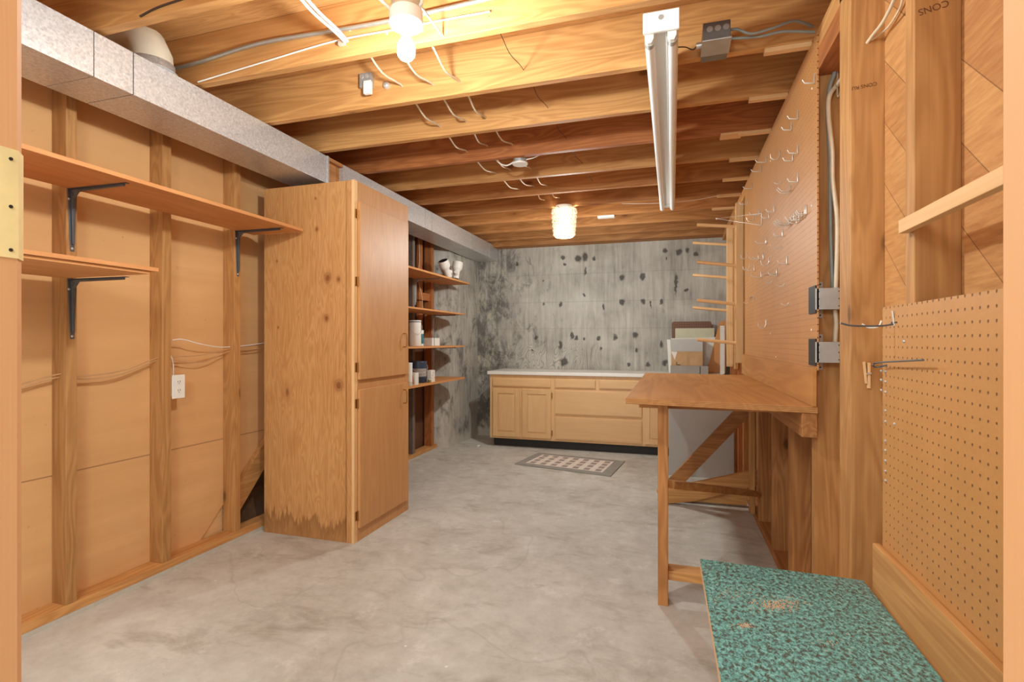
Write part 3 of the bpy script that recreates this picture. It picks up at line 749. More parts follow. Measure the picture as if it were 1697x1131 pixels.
# ---- pendant with beaded glass shade
pl = thing('pendant_lamp', 'lit beaded glass ceiling lamp near the concrete back wall', 'lamp', (SHADE[0], SHADE[1], 2.14))
sx, sy = SHADE[0], SHADE[1]
MB().lathe((sx, sy, 0), [(0.075, 2.43), (0.085, 2.405), (0.09, 2.40)], 'z', 28).build('canopy', 'white', pl)
prof = [(0.108, 2.40), (0.111, 2.385)]
for i in range(1, 12):
    zz = 2.385 - i * 0.0195
    prof.append((0.112 - 0.0015 * i + (0.004 if i % 2 else -0.001), zz))
prof += [(0.086, 2.158), (0.078, 2.152)]
shade = MB(); nseg = 40
inner = [(r - 0.004, z) for r, z in prof[::-1]]
full = prof + inner
vs = []; fs = []
for i, (r, z) in enumerate(full):
    for k in range(nseg):
        t = 2 * math.pi * (k + 0.5 * (i % 2)) / nseg
        rr = r * (1.02 if (i + k) % 2 else 0.985)
        vs.append((sx + rr * math.cos(t), sy + rr * math.sin(t), z))
for i in range(len(full) - 1):
    for k in range(nseg):
        fs.append((i * nseg + k, i * nseg + (k + 1) % nseg, (i + 1) * nseg + (k + 1) % nseg, (i + 1) * nseg + k))
shade.add(vs, fs)
gm = NT('beaded_glass_shade')
vv = gm.coords(False)
vo = gm.n('ShaderNodeTexVoronoi', feature='DISTANCE_TO_EDGE'); gm.l(vv, vo.inputs['Vector']); vo.inputs['Scale'].default_value = 75
gm.color(gm.ramp(vo.outputs['Distance'], [(0.03, lin((150, 120, 84))), (0.14, lin((250, 240, 222)))]))
gm.b.inputs['Roughness'].default_value = 0.3
gm.b.inputs['Transmission Weight'].default_value = 0.55
gm.b.inputs['Subsurface Weight'].default_value = 0.0
gm.bump(vo.outputs['Distance'], 0.8, 0.01)
zz_ = gm.n('ShaderNodeSeparateXYZ'); gm.l(vv, zz_.inputs[0])
gm.l(gm.ramp(vo.outputs['Distance'], [(0.02, lin((150, 110, 66))), (0.16, lin((255, 236, 205)))]), gm.b.inputs['Emission Color'])
gm.b.inputs['Emission Strength'].default_value = 0.85
shade.build('glass_shade', gm.m, pl)
MB().lathe((sx, sy, 0), [(0.014, 2.38), (0.014, 2.30), (0.03, 2.26), (0.034, 2.22), (0.028, 2.185), (0.006, 2.17)], 'z', 20).build('bulb', emit('pendant_bulb_glass', (1.0, 0.84, 0.62, 1), 40.0), pl)
for a in (0.3, 2.4, 4.5):
    MB().tube([(sx + .108 * math.cos(a), sy + .108 * math.sin(a), 2.39), (sx + .135 * math.cos(a), sy + .135 * math.sin(a), 2.40)], .003, 6).build('thumb_screw', 'brass', pl)

# ---- twin tube fixture
FX0, FX1, FY0, FY1 = -0.100, 0.022, 1.985, 4.60
f = thing('tube_light_fixture', 'long white twin tube ceiling fixture, switched off', 'light fixture', (-0.04, 3.3, 2.36))
MB().prism([(FX0, 2.429), (FX1, 2.429), (FX1, 2.372), (FX0 + .105, 2.366), (FX0 + .075, 2.378), (FX0 + .045, 2.378), (FX0 + .017, 2.366), (FX0, 2.372)][::-1], 'y', FY0, FY1).build('housing', 'white', f, bevel=.001)
MB().box(FX0 - .003, FX1 + .003, FY0 - .012, FY0, 2.355, 2.4295).build('end_plate', 'white', f, bevel=.002)
MB().box(FX0 + .004, FX1 - .004, FY1, FY1 + .010, 2.355, 2.4295).build('end_plate', 'white', f, bevel=.002)
MB().lathe(((FX0 + FX1) / 2, FY0 - .0125, 2.405), [(.010, 0), (.010, .0006)], 'y', 20).build('knockout', 'boxsteel', f)
for xx in (FX0 + .019, FX1 - .022):
    MB().lathe((xx, 0, 2.340), [(.0175, FY0 + .035), (.0175, FY1 - .03)], 'y', 20).build('tube', 'tube', f)
    MB().lathe((xx, 0, 2.340), [(.0182, FY0 + .02), (.0182, FY0 + .045)], 'y', 20).build('tube_cap', 'boxsteel', f)
    for yy in (FY0 + .004, FY1 - .03):
        MB().prism([(xx - .016, 2.37), (xx + .016, 2.37), (xx + .016, 2.342), (xx + .008, 2.326), (xx - .008, 2.326), (xx - .016, 2.342)], 'y', yy, yy + .022).build('lamp_holder', 'plastic', f, bevel=.002)
# ---- grey junction box with cables right of the fixture
jb = thing('junction_box', 'grey metal junction box on the joist right of the tube light', 'junction box', (0.17, 2.2, 2.40))
A = onY(1165, 66, 2.18); B_ = onY(1211, 58, 2.18)
MB().box(A.x, B_.x, 2.18, N[3], 2.405, 2.475).build('box_body', plain('box_zinc', lin((136, 138, 134)), 0.4, 0.5), jb, bevel=.003)
MB().box(A.x - .004, B_.x + .004, 2.172, N[3] - .06, 2.398, 2.4045).build('box_cover', 'boxsteel', jb, bevel=.002)
for k in range(3):
    MB().lathe((A.x + .025 + k * .030, 2.1785, 2.447), [(.0115, 0), (.0115, .0015)], 'y', 20).build('knockout', 'boxsteel', jb)
MB().lathe((A.x - .022, 2.26, 2.432), [(.012, 0), (.012, .022)], 'x', 16).build('connector', 'steel', jb)
cable('grey_cable', 'upper grey cable from the junction box to the right wall', [(B_.x, 2.22, 2.455), (B_.x + .03, 2.22, 2.45), (B_.x + .08, 2.22, 2.425), (B_.x + .16, 2.24, 2.445), (B_.x + .24, 2.27, 2.475), (RX - .005, 2.33, 2.475)], .0055, 'greycable', 'grey cables at the junction box')
cable('grey_cable', 'lower grey cable from the junction box to the right wall', [(B_.x, 2.24, 2.43), (B_.x + .05, 2.24, 2.425), (B_.x + .12, 2.25, 2.425), (B_.x + .2, 2.26, 2.435), (RX - .005, 2.30, 2.435)], .0055, 'greycable', 'grey cables at the junction box')
cable('fixture_lead', 'thin dark wire from the tube light to the junction box', [(FX1, 2.26, 2.44), (FX1 + .03, 2.26, 2.435), (FX1 + .06, 2.27, 2.425), (A.x - .02, 2.26, 2.432)], .0025, 'darkwire')
cable('sagging_wire', 'thin white wire sagging between the tube light and the right wall far back', [(-0.42, 4.635, 2.425), (-.1, 4.635, 2.405), (.16, 4.635, 2.408), (.36, 4.63, 2.428)], .002, 'plastic')

# ================================================================== TALL CABINET
cx0, cx1, cy0, cy1, ct = -2.49, -1.825, 2.70, 3.365, 2.19
c = thing('tall_cabinet', 'tall freestanding plywood cabinet with two doors on the left', 'cabinet', ((cx0 + cx1) / 2, (cy0 + cy1) / 2, 0))
def stained_ply():
    m = W('ply', 'z').copy(); m.name = 'water_stained_plywood'
    nt = m.node_tree; b = nt.nodes['Principled BSDF']
    src = b.inputs['Base Color'].links[0].from_socket
    t = NT.__new__(NT); t.m = m; t.t = nt; t.b = b
    v = t.coords(False)
    sep = t.n('ShaderNodeSeparateXYZ'); t.l(v, sep.inputs[0])
    n = t.noise(t.coords(False, (16, 16, 3)), 1.4, 4, 0.6)
    f = t.math('SUBTRACT', t.math('MULTIPLY', n, 0.42), sep.outputs[2])
    k = t.ramp(f, [(0.06, BW(0)), (0.09, BW(0.6)), (0.20, BW(0.35))])
    col = t.mix(k, src, lin((120, 74, 36)))
    off = Vector(((cx0 + cx1) / 2, (cy0 + cy1) / 2, 0))
    acc = None
    for (u_, v_, r_) in ((543, 461, .022), (561, 463, .012), (541, 528, .016), (561, 639, .024), (525, 380, .012), (523, 299 + 30, .006), (459, 433, .006), (461, 543, .006)):
        p = onY(u_, v_, cy0) - off
        sb = t.n('ShaderNodeVectorMath', operation='SUBTRACT'); t.l(v, sb.inputs[0]); sb.inputs[1].default_value = p
        sc = t.n('ShaderNodeVectorMath', operation='MULTIPLY'); t.l(sb.outputs[0], sc.inputs[0]); sc.inputs[1].default_value = (1 / r_, 0, .8 / r_)
        ln = t.n('ShaderNodeVectorMath', operation='LENGTH'); t.l(sc.outputs[0], ln.inputs[0])
        acc = ln.outputs['Value'] if acc is None else t.math('MINIMUM', acc, ln.outputs['Value'])
    acc = t.math('ADD', acc, t.math('MULTIPLY', t.math('SUBTRACT', t.noise(v, 40, 2), 0.5), 0.5))
    col = t.mix(t.ramp(t.math('MULTIPLY', acc, 0.4), [(0.0, BW(0.9)), (0.24, BW(0.8)), (0.34, BW(0.35)), (0.42, BW(0.5)), (0.6, BW(0.12)), (0.95, BW(0))]), col, lin((132, 72, 34)))
    t.color(col)
    return m
MB().box(cx0, cx1 - .060, cy0, cy0 + .018, 0, ct).build('side_panel', stained_ply(), c, bevel=.001)
MB().box(cx1 - .0545, cx1 - .0185, cy0 - .001, cy0 + .018, 0, ct).build('edge_strip', W('ply', 'z'), c, bevel=.001)
MB().box(cx0, cx1 - .02, cy1 - .018, cy1, 0, ct).build('side_panel', W('ply', 'z'), c)
MB().box(cx0, cx1 - .02, cy0 + .018, cy1 - .018, ct - .02, ct).build('top_panel', W('ply', 'y'), c)
MB().box(cx0, cx0 + .006, cy0 + .018, cy1 - .018, 0, ct - .02).build('back_panel', W('ply', 'z'), c)
MB().box(cx1 - .018, cx1 + .001, cy0 - .003, cy0 + .030, 0, ct + .002).build('corner_stile', W('pine', 'z'), c, bevel=.0015)
MB().box(cx1 - .018, cx1 + .001, cy0 + .030, cy1, ct, ct + .002).build('top_edge', W('pine', 'y'), c)
ff = MB().box(cx1 - .018, cx1, cy0 + .030, cy0 + .045, 0, ct).box(cx1 - .018, cx1, cy1 - .045, cy1, 0, ct)
ff.box(cx1 - .018, cx1 - .0005, cy0 + .045, cy1 - .045, ct - .15, ct).box(cx1 - .018, cx1 - .0005, cy0 + .045, cy1 - .045, .90, 1.01).box(cx1 - .018, cx1 - .0005, cy0 + .045, cy1 - .045, 0, .12)
ff.build('face_frame', W('birch', 'z'), c, bevel=.0015)
def cabdoor(z0, z1, hz, hinges):
    dd = MB().box(cx1 + .0008, cx1 + .019, cy0 + .032, cy1 - .030, z0, z1).build('door', W('birch', 'z'), c, bevel=.002)
    hy = cy1 - .105
    MB().tube(smoothline([(cx1 + .019, hy, hz + .047), (cx1 + .040, hy, hz + .045), (cx1 + .047, hy, hz + .03), (cx1 + .047, hy, hz - .03), (cx1 + .040, hy, hz - .045), (cx1 + .019, hy, hz - .047)], 4), .0035, 8).build('handle', 'brass', dd)
    for z_ in hinges:
        MB().lathe((cx1 + .006, cy0 + .028, z_), [(.0045, -.03), (.0045, .03)], 'z', 10).box(cx1, cx1 + .002, cy0 + .006, cy0 + .028, z_ - .028, z_ + .028).build('hinge', 'brass', dd)
cabdoor(.985, 2.065, 1.225, (1.99, 1.58, 1.06))
cabdoor(.085, .925, .83, (.84, .16))

# ================================================================== FAR SHELVES LEFT OF THE CONCRETE
fs = [('top', 1.862, 5.50, .018, 'top far shelf beyond the tall cabinet, holding white pipe fittings'),
      ('second', 1.508, 5.35, .016, 'empty second far shelf beyond the tall cabinet'),
      ('third', 1.153, 5.35, .018, 'third far shelf holding the white bucket and boxes'),
      ('fourth', .800, 5.35, .022, 'lowest far shelf holding the dark blue paint can')]
for nm, z0, y1, th, lab in fs:
    shelf('plank_shelf', lab, -2.2, 3.38, y1, z0, th, grp='far shelves beyond the cabinet')
for (z0, lab) in ((1.862, 'pale steel bracket under the top far shelf'), (1.508, 'pale steel bracket under the second far shelf'), (1.153, 'pale steel bracket under the third far shelf')):
    bracket(lab, onX(688 if z0 > 1.8 else 717, 500, LX).y, z0, 0.27, 0.30, 'far shelf brackets', mat='boxsteel')

def can(name, lab, x, y, z, r, h, mat, lidmat, band=None, handle=False, group=None, cat='can'):
    t = thing(name, lab, cat, (x, y, z), group)
    MB().lathe((x, y, z), [(r * .96, 0.001), (r, .004), (r, h - .006), (r * .98, h)], 'z', 24).build('can_body', mat, t)
    MB().lathe((x, y, z + h), [(r * 1.03, -.006), (r * 1.03, .004), (r * .9, .004), (r * .88, .001)], 'z', 24).build('lid', lidmat, t)
    if band:
        MB().lathe((x, y, z), [(r * 1.004, h * band[0]), (r * 1.004, h * band[1])], 'z', 24).build('label_band', band[2], t)
    if handle:
        pts = [Vector((x + r * 1.02 * math.cos(a), y + r * 1.02 * math.sin(a) , z + h * .85 - math.sin((a + 2.2) / 3.0 * math.pi) * h * .38)) for a in [(-2.2 + i * 3.0 / 10) for i in range(11)]]
        pts = [p + (p - Vector((x, y, p.z))).normalized() * .008 for p in pts]
        MB().tube(pts, .002, 6).build('wire_handle', 'steel', t)
    return t
def at(u, Xp, z):   # spot on the shelf plane x = Xp seen at column u
    p = onX(u, 600, Xp); return (Xp, p.y, z)
x_, y_, z_ = at(688, -2.28, 1.172)
can('plastic_bucket', 'tall white bucket with a wire handle on the third far shelf', x_, y_, z_, .055, .235, 'plastic', 'plastic', (0.94, 0.985, 'blue'), True, cat='bucket')
x_, y_, z_ = at(697.5, -2.27, 1.172)
can('spray_tin', 'teal and white tin beside the white bucket on the third far shelf', x_, y_, z_, .026, .145, 'plastic', 'plastic', (0.15, 0.8, 'teal_label'))
x_, y_, z_ = at(710, -2.27, 1.172)
bxx = thing('small_box', 'low white box with a dark stripe right of the teal tin', 'box', (x_, y_, z_))
MB().box(x_ - .06, x_ + .05, y_ - .02, y_ + .15, z_, z_ + .078).build('carton', 'white_board', bxx, bevel=.002)
MB().box(x_ - .061, x_ + .0508, y_ + .02, y_ + .03, z_ + .002, z_ + .0785).build('stripe', 'darksteel', bxx)
x_, y_, z_ = at(698, -2.33, .822)
can('paint_can', 'dark blue paint can with a bare metal band on the lowest far shelf', x_, y_ - .06, z_, .080, .20, 'blue', 'blue', (0.30, 0.68, 'cardgrey'), True)
x_, y_, z_ = at(686, -2.24, .822)
pb = thing('small_carton', 'small white and pink carton in front of the dark blue paint can', 'carton', (x_, y_, z_))
MB().box(x_ - .03, x_ + .03, y_ - .035, y_ + .035, z_, z_ + .11).build('carton_body', 'white_board', pb, bevel=.002)
MB().prism([(x_ - .024, z_ + .01), (x_ + .024, z_ + .01), (x_ + .008, z_ + .09), (x_ - .008, z_ + .09)], 'y', y_ - .0362, y_ - .0352).build('pink_print', 'pink', pb)
x_, y_, z_ = at(680.5, -2.24, .822)
can('plastic_jar', 'small white jar half hidden behind the tall cabinet edge', x_, y_ - .03, z_, .03, .20, 'plastic', 'plastic', (0.0, 0.18, 'cream'), cat='jar')
x_, y_, z_ = at(709.5, -2.25, .822)
wb = thing('small_box', 'small pale box with floral print right of the blue paint can', 'box', (x_, y_, z_))
MB().box(x_ - .01, x_ + .03, y_ + .0, y_ + .09, z_ + .0, z_ + .115).build('carton', 'white_board', wb, bevel=.002)
for k in range(4):
    MB().lathe((x_ + .0302, y_ + .015 + .02 * k, z_ + .04 + .025 * (k % 3)), [(.007, 0), (.007, .0006)], 'x', 10).build('flower_print', 'pink', wb)
x_, y_, z_ = at(712, -2.225, .822)
can('small_pot', 'tiny olive pot on the front edge of the lowest far shelf', x_, y_, z_, .016, .03, plain('olive', lin((150, 130, 70)), .5), 'cream', cat='pot')
# white pvc fittings on the top shelf
def fitting(lab, u, tilt):
    x, y, z = at(u, -2.30, 1.880)
    t = thing('pipe_fitting', lab, 'pipe fitting', (x, y, z), 'white pipe fittings on the top far shelf')
    d = Vector((math.sin(tilt) * .25, math.sin(tilt), math.cos(tilt))).normalized()
    base = Vector((x, y, z + .033))
    m = MB()
    P = [base + d * k * 1.15 for k in (0, .075, .085, .10, .105, .165, .165)]
    m.tube(P[:6], .03, 20, radii=[.036, .036, .043, .056, .058, .058])
    m.build('fitting_body', 'plastic', t)
    MB().tube([base + d * .1900, base + d * .1915], .048, 20).build('pipe_opening', 'blackhole', t)
    MB().tube([base + d * .03, base + d * .06 + Vector((.02, .05 if tilt < 0 else -.05, .01))], .024, 16).build('side_branch', 'plastic', t)
fitting('white plastic pipe fitting tilting left on the top far shelf', 744, -.55)
fitting('white plastic pipe fitting with dark opening, the right one on the top far shelf', 755, .22)
cable('hanging_wire', 'thin pale wire hanging down the red boards above the top far shelf', [(LX - .04, 4.98, 2.35), (LX - .03, 4.99, 2.1), (LX - .04, 4.97, 1.9), (LX - .01, 5.0, 1.7), (LX - .01, 5.03, 1.56)], .003, 'cable')

# ================================================================== BASE CABINETS AND COUNTER
KY = 5.68
bc = thing('base_cabinet', 'pale maple base cabinet with doors and drawers against the concrete wall', 'cabinet', (-0.9, 6.0, 0))
MB().box(-2.02, 0.50, KY + .02, BY - .005, .10, .835).build('carcass', W('maple', 'z'), bc)
MB().box(-2.0, 0.50, KY + .085, BY - .01, 0, .0995).build('toe_kick', 'kick', bc)
fr = MB()
xs = {}
def cu(u): return onY(u, 640, KY).x
fr.box(-2.02, .50, KY, KY + .0195, .10, .835)
fr.build('face_frame', W('maple', 'z'), bc, bevel=.001)
def front(x0, x1, z0, z1, name, raised=False):
    yy = KY
    dd = MB().box(x0, x1, yy - .017, yy - .0005, z0, z1).build(name, W('maple', 'z' if raised else 'x'), bc, bevel=.005)
    if raised:
        # frame-and-panel: recessed field with a raised centre
        e = .055
        m = MB()
        for (a0, a1, b0, b1) in ((x0 + .002, x0 + e, z0 + .002, z1 - .002), (x1 - e, x1 - .002, z0 + .002, z1 - .002), (x0 + e, x1 - e, z0 + .002, z0 + e), (x0 + e, x1 - e, z1 - e, z1 - .002)):
            m.box(a0, a1, yy - .026, yy - .017, b0, b1)
        m.build('frame_rails', W('maple', 'z'), dd, bevel=.002)
        MB().box(x0 + e + .012, x1 - e - .012, yy - .0245, yy - .017, z0 + e + .012, z1 - e - .012).build('raised_panel', W('maple', 'z'), dd, bevel=.004)
    else:
        MB().box(x0 + .012, x1 - .012, yy - .0195, yy - .017, z0 + .012, z1 - .012).build('raised_field', W('maple', 'x'), dd, bevel=.002)
    return dd
zt0, zt1 = .700, .795
front(cu(817), cu(913), zt0, zt1, 'false_drawer')
front(cu(818), cu(862), .125, .675, 'door', True)
dr = front(cu(866), cu(914), .125, .675, 'door', True)
for z_ in (.19, .61):
    MB().box(cu(914) + .001, cu(914) + .012, KY - .019, KY - .001, z_ - .03, z_ + .03).build('hinge', 'brass', dr)
front(cu(920), cu(987), zt0, zt1, 'drawer')
front(cu(993), cu(1060), zt0, zt1, 'drawer')
front(cu(920), cu(1064), .405, .672, 'drawer')
front(cu(920), cu(1064), .125, .375, 'drawer')
front(cu(1068), cu(1112), .125, .675, 'door', True)
front(cu(1116), .48, .125, .675, 'door', True)
front(cu(1068), .48, zt0, zt1, 'drawer')
single('countertop', 'long white laminate countertop on the maple base cabinets', 'countertop', MB().box(-2.045, .515, KY - .03, BY - .004, .8355, .872), 'counter', bevel=.003)

# ---- leftovers on the counter's right end
YC = 5.62 + .25
def box_at(name, lab, cat, u0, u1, v0, v1, y, mat, depth=.02, group=None, lean=0.0, floor_z=.873):
    a = onY(u0, v0, y); b2 = onY(u1, v0, y); lo = onY(u0, v1, y).z if v1 else floor_z
    lo = max(lo, floor_z)
    return single(name, lab, cat, MB().prism([(y, lo), (y + depth, lo), (y + depth + lean, a.z), (y + lean, a.z)], 'x', a.x, b2.x), mat, group, bevel=.002)
ph = pegboard('brown_pegboard_scrap', 0, 0, lin((122, 84, 62)))
t = NT('brown_perforated'); vv = t.coords(False); sep = t.n('ShaderNodeSeparateXYZ'); t.l(vv, sep.inputs[0])
def cell(src):
    a = t.math('DIVIDE', src, .0254); return t.math('SUBTRACT', a, t.math('ROUND', a))
ca, cb2 = cell(sep.outputs[0]), cell(sep.outputs[2])
dd_ = t.math('SQRT', t.math('ADD', t.math('MULTIPLY', ca, ca), t.math('MULTIPLY', cb2, cb2)))
t.color(t.mix(t.ramp(dd_, [(.12, BW(1)), (.2, BW(0))]), lin((122, 84, 62)), lin((60, 38, 26)))); t.b.inputs['Roughness'].default_value = .6
a = onY(1113.5, 533.5, 6.2); b2 = onY(1179, 533.5, 6.2); zc = a.z; rr = .022
poly = [(a.x, .873), (b2.x, .873)] + [(b2.x - rr + rr * math.cos(k), zc - rr + rr * math.sin(k)) for k in (0, .5, 1.05, 1.57)] + [(a.x + rr - rr * math.sin(k), zc - rr + rr * math.cos(k)) for k in (0, .5, 1.05, 1.57)]
single('pegboard_scrap', 'brown perforated board with rounded corners leaning against the concrete', 'board', MB().prism(poly[::-1], 'y', 6.2, 6.206), t.m)
box_at('green_board', 'pale green board leaning in front of the brown perforated one', 'board', 1119, 1184, 544.5, None, 6.14, 'cream', .006)
p0 = onY(1112, 561, 6.05); p1 = onY(1187, 559, 6.05); p2 = onY(1170, 610, 6.05)
single('foam_sheet', 'white sheet with a slanted right side standing behind the cardboard box', 'sheet', MB().prism([(p0.x, .873), (p2.x, .873), (p1.x, p1.z), (p0.x, p0.z)], 'y', 6.05, 6.058), 'white_board')
box_at('grey_box', 'pale grey box directly behind and above the torn cardboard box', 'box', 1112, 1165, 562.5, None, 5.90, 'greypanel', .13)
cbx = thing('cardboard_box', 'torn brown cardboard box with black corner mark', 'box', (0.1, 5.85, .873))
a = onY(1112.5, 583, 5.80); b2 = onY(1165, 583, 5.80)
MB().box(a.x, b2.x, 5.80, 5.895, .873, a.z).build('carton', 'card', cbx, bevel=.003)
MB().prism([(a.x - .002, a.z), (a.x + .06, a.z - .002), (a.x + .035, a.z - .09)][::-1], 'y', 5.7985, 5.7995).build('torn_flap', 'white_board', cbx)
q0 = onY(1121, 600, 5.799)
MB().box(q0.x, q0.x + .006, 5.7985, 5.7995, q0.z - .035, q0.z).box(q0.x, q0.x + .04, 5.7985, 5.7995, q0.z - .035, q0.z - .028).build('corner_mark', 'black', cbx)
MB().box((a.x + b2.x) / 2 - .002, (a.x + b2.x) / 2 + .03, 5.7985, 5.7995, .874, a.z - .002).build('tape', 'card', cbx)
a = onY(1111, 606.5, 5.72); b2 = onY(1174, 606.5, 5.72)
gb = thing('flat_grey_box', 'low dark grey box lying in front of the cardboard box', 'box', (0.15, 5.75, .873))
MB().box(a.x, b2.x, 5.72, 5.79, .873, a.z).build('carton', 'cardgrey', gb, bevel=.003)
MB().box(b2.x - .085, b2.x - .078, 5.7185, 5.7195, .875, a.z - .002).build('seam', 'darksteel', gb)
a = onY(1105, 563, 6.0); b2 = onY(1111, 563, 6.0); c2 = onY(1110, 610, 6.0)
single('white_strip', 'thin white strip leaning just left of the grey box', 'strip', MB().prism([(c2.x - .01, .873), (c2.x + .02, .873), (b2.x, a.z), (a.x, a.z)], 'y', 6.0, 6.012), 'white_board')
box_at('white_trim_board', 'narrow white board standing upright beside the dowel rack', 'board', 1193.5, 1201, 540, None, 5.86, 'white_board', .015)
a = onY(1188, 556, 6.03)
single('slanted_panel', 'brown panel with a slanted edge behind the narrow white board', 'panel', MB().prism([(onY(1171, 612, 6.03).x, .873), (.55, .873), (.55, 1.45), (onY(1192, 545, 6.03).x, 1.42)], 'y', 6.03, 6.036), W('shelf', 'z'))
single('grey_sheet_panel', 'large pale grey sheet standing behind the workbench legs', 'panel', MB().box(-.03, .52, 4.93, 4.95, .0, .86), 'greypanel', bevel=.002)

# ================================================================== CHECKED MAT
mt = thing('floor_mat', 'grey bordered floor mat with beige and brown checks before the cabinets', 'mat', (-0.97, 5.08, 0))
mc = [Vector((-1.49, 4.905, 0)), Vector((-.527, 4.707, 0)), Vector((-.455, 5.335, 0)), Vector((-1.39, 5.46, 0))]
def bil(s_, t_):
    return (mc[0] * (1 - s_) + mc[1] * s_) * (1 - t_) + (mc[3] * (1 - s_) + mc[2] * s_) * t_
MB().prism([(p.x, p.y) for p in mc], 'z', .0005, .010).build('mat_border', 'matgrey', mt, bevel=.003)
i0, i1, j0, j1 = .09, .90, .13, .87
MB().prism([(bil(s_, t_).x, bil(s_, t_).y) for s_, t_ in ((i0, j0), (i1, j0), (i1, j1), (i0, j1))], 'z', .0101, .0112).build('mat_field', plain('mat_beige', lin((236, 224, 212)), .9), mt)
ck = MB()
for i in range(7):
    for j in range(4):
        s0 = i0 + (i + .28) / 7 * (i1 - i0); s1 = s0 + .5 / 7 * (i1 - i0); t0 = j0 + (j + .25) / 4 * (j1 - j0); t1 = t0 + .5 / 4 * (j1 - j0)
        ck.prism([(bil(s_, t_).x, bil(s_, t_).y) for s_, t_ in ((s0, t0), (s1, t0), (s1, t1), (s0, t1))], 'z', .0112, .0118)
ck.build('check_pattern', plain('mat_brown', lin((158, 146, 138)), .9), mt)
fy = MB()
for i in range(7):
    s0 = i0 + (i + .28) / 7 * (i1 - i0); s1 = s0 + .5 / 7 * (i1 - i0)
    fy.prism([(bil(s_, t_).x, bil(s_, t_).y) for s_, t_ in ((s0, j0), (s1, j0), (s1, j1), (s0, j1))], 'z', .0112, .0114)
fy.build('pale_stripes', plain('mat_mid', lin((218, 200, 188)), .9), mt)
single('plaster_crumb', 'small white crumb of plaster on the floor beside the base cabinet', 'crumb', MB().lathe(tuple(onZ(793, 741, 0.0)), [(.010, .001), (.022, .008), (.018, .02), (.006, .026)], 'z', 9, wob=lambda i, k: 1 + .25 * math.sin(k * 2.3 + i)), 'white_board')

# ================================================================== RIGHT WALL
rs = 'studs of the right wall'
def rstud(lab, y0, y1, mat='stud', x1=RB, z0=.04, z1=JZ - .075, x0=RX):
    return single('wall_stud', lab, 'stud', MB().box(x0, x1, y0, y1, z0, z1), W(mat, 'z'), rs, bevel=.002)
rstud('stud in the right wall behind the two metal switch boxes', 2.322, 2.372, 'stud')
rstud('wide post between the switch boxes and the near pegboard, clothespin on it', 1.885, 2.0, 'stud', z1=JZ)
rstud('stud rising above the near pegboard, crossed by the wooden cleat', 1.435, 1.484, 'stud', z1=JZ)
rstud('dark stud under the near end of the workbench, nearest the switch box stud', 2.78, 2.816, 'fir_dark')
rstud('dark stud under the middle of the workbench', 3.23, 3.268, 'fir_dark')
rstud('stud at the far leg of the workbench, below its diagonal brace', 3.72, 3.76, 'fir_dark', x0=RX - .0)
rstud('stud between the two rails of the dowel racks', 4.82, 4.86, 'red')
rstud('stud directly behind the near dowel rack rail', 4.482, 4.520, 'stud')
rstud('stud directly behind the far dowel rack rail', 5.20, 5.24, 'red')
rstud('stud in the far right corner beside the concrete wall', 5.45, 5.49, 'red')
rstud('stud hidden mostly behind the right door jamb', .98, 1.02, 'stud')
single('header_block', 'short header block above the switch box bay', 'block', MB().box(RX, RB, 2.0, 2.322, 2.27, JZ - .075), W('red', 'y'), bevel=.002)

# far pegboard
PY0, PY1 = 2.26, 4.34
single('far_pegboard', 'large brown pegboard above the workbench, dotted with wire hooks', 'pegboard',
       MB().box(RX - .006, RX - .0003, PY0, PY1, 1.105, JZ - .02), pegboard('far_pegboard_face', 0, 0, lin((204, 144, 84))))
# near pegboard
NY0, NY1, NZ0, NZ1 = .43, 1.608, .30, 1.309
single('near_pegboard', 'brown pegboard with large visible holes beside the right door jamb', 'pegboard',
       MB().box(RX - .006, RX - .0003, NY0, NY1, NZ0, NZ1), pegboard('near_pegboard_face', 0.005, 0.015, lin((206, 148, 86)), hole=.0034))
single('base_plank', 'wide wooden plank along the bottom of the near pegboard', 'plank', MB().box(RX - .024, RX - .0065, .43, 1.625, .40, .676), W('fir', 'y'), bevel=.002)
single('wall_cleat', 'pale horizontal wooden cleat across the stud above the near pegboard', 'cleat', MB().box(RX - .022, RX - .001, .45, 1.462, 1.477, 1.509), W('pine', 'y'), bevel=.0015)
# screws on the near board's left edge
for (u, v, lab) in [(1461, 615, 'x'), (1461, 630, 'x'), (1461, 647, 'x'), (1468, 616, 'x'), (1468, 633, 'x'), (1468, 650, 'x'), (1468, 681, 'x'), (1468, 699, 'x'), (1468, 731, 'x'), (1468, 747, 'x'), (1468, 764, 'x'), (1468, 781, 'x'), (1468, 797, 'x'), (1483, 703, 'x'), (1499, 566, 'y')]:
    p = onX(u, v, RX - .006)
    lab2 = {'x': 'one of the steel screws dotting the left edge of the near pegboard', 'y': 'single steel screw near the hooks of the near pegboard'}[lab]
    if u == 1483: lab2 = 'lone steel screw right of the screw column on the near pegboard'
    single('board_screw', lab2, 'screw', MB().lathe((RX - .0095, p.y, p.z), [(.001, 0), (.0038, .0012), (.0038, .0034)], 'x', 12), 'boxsteel', 'screws in the near pegboard')
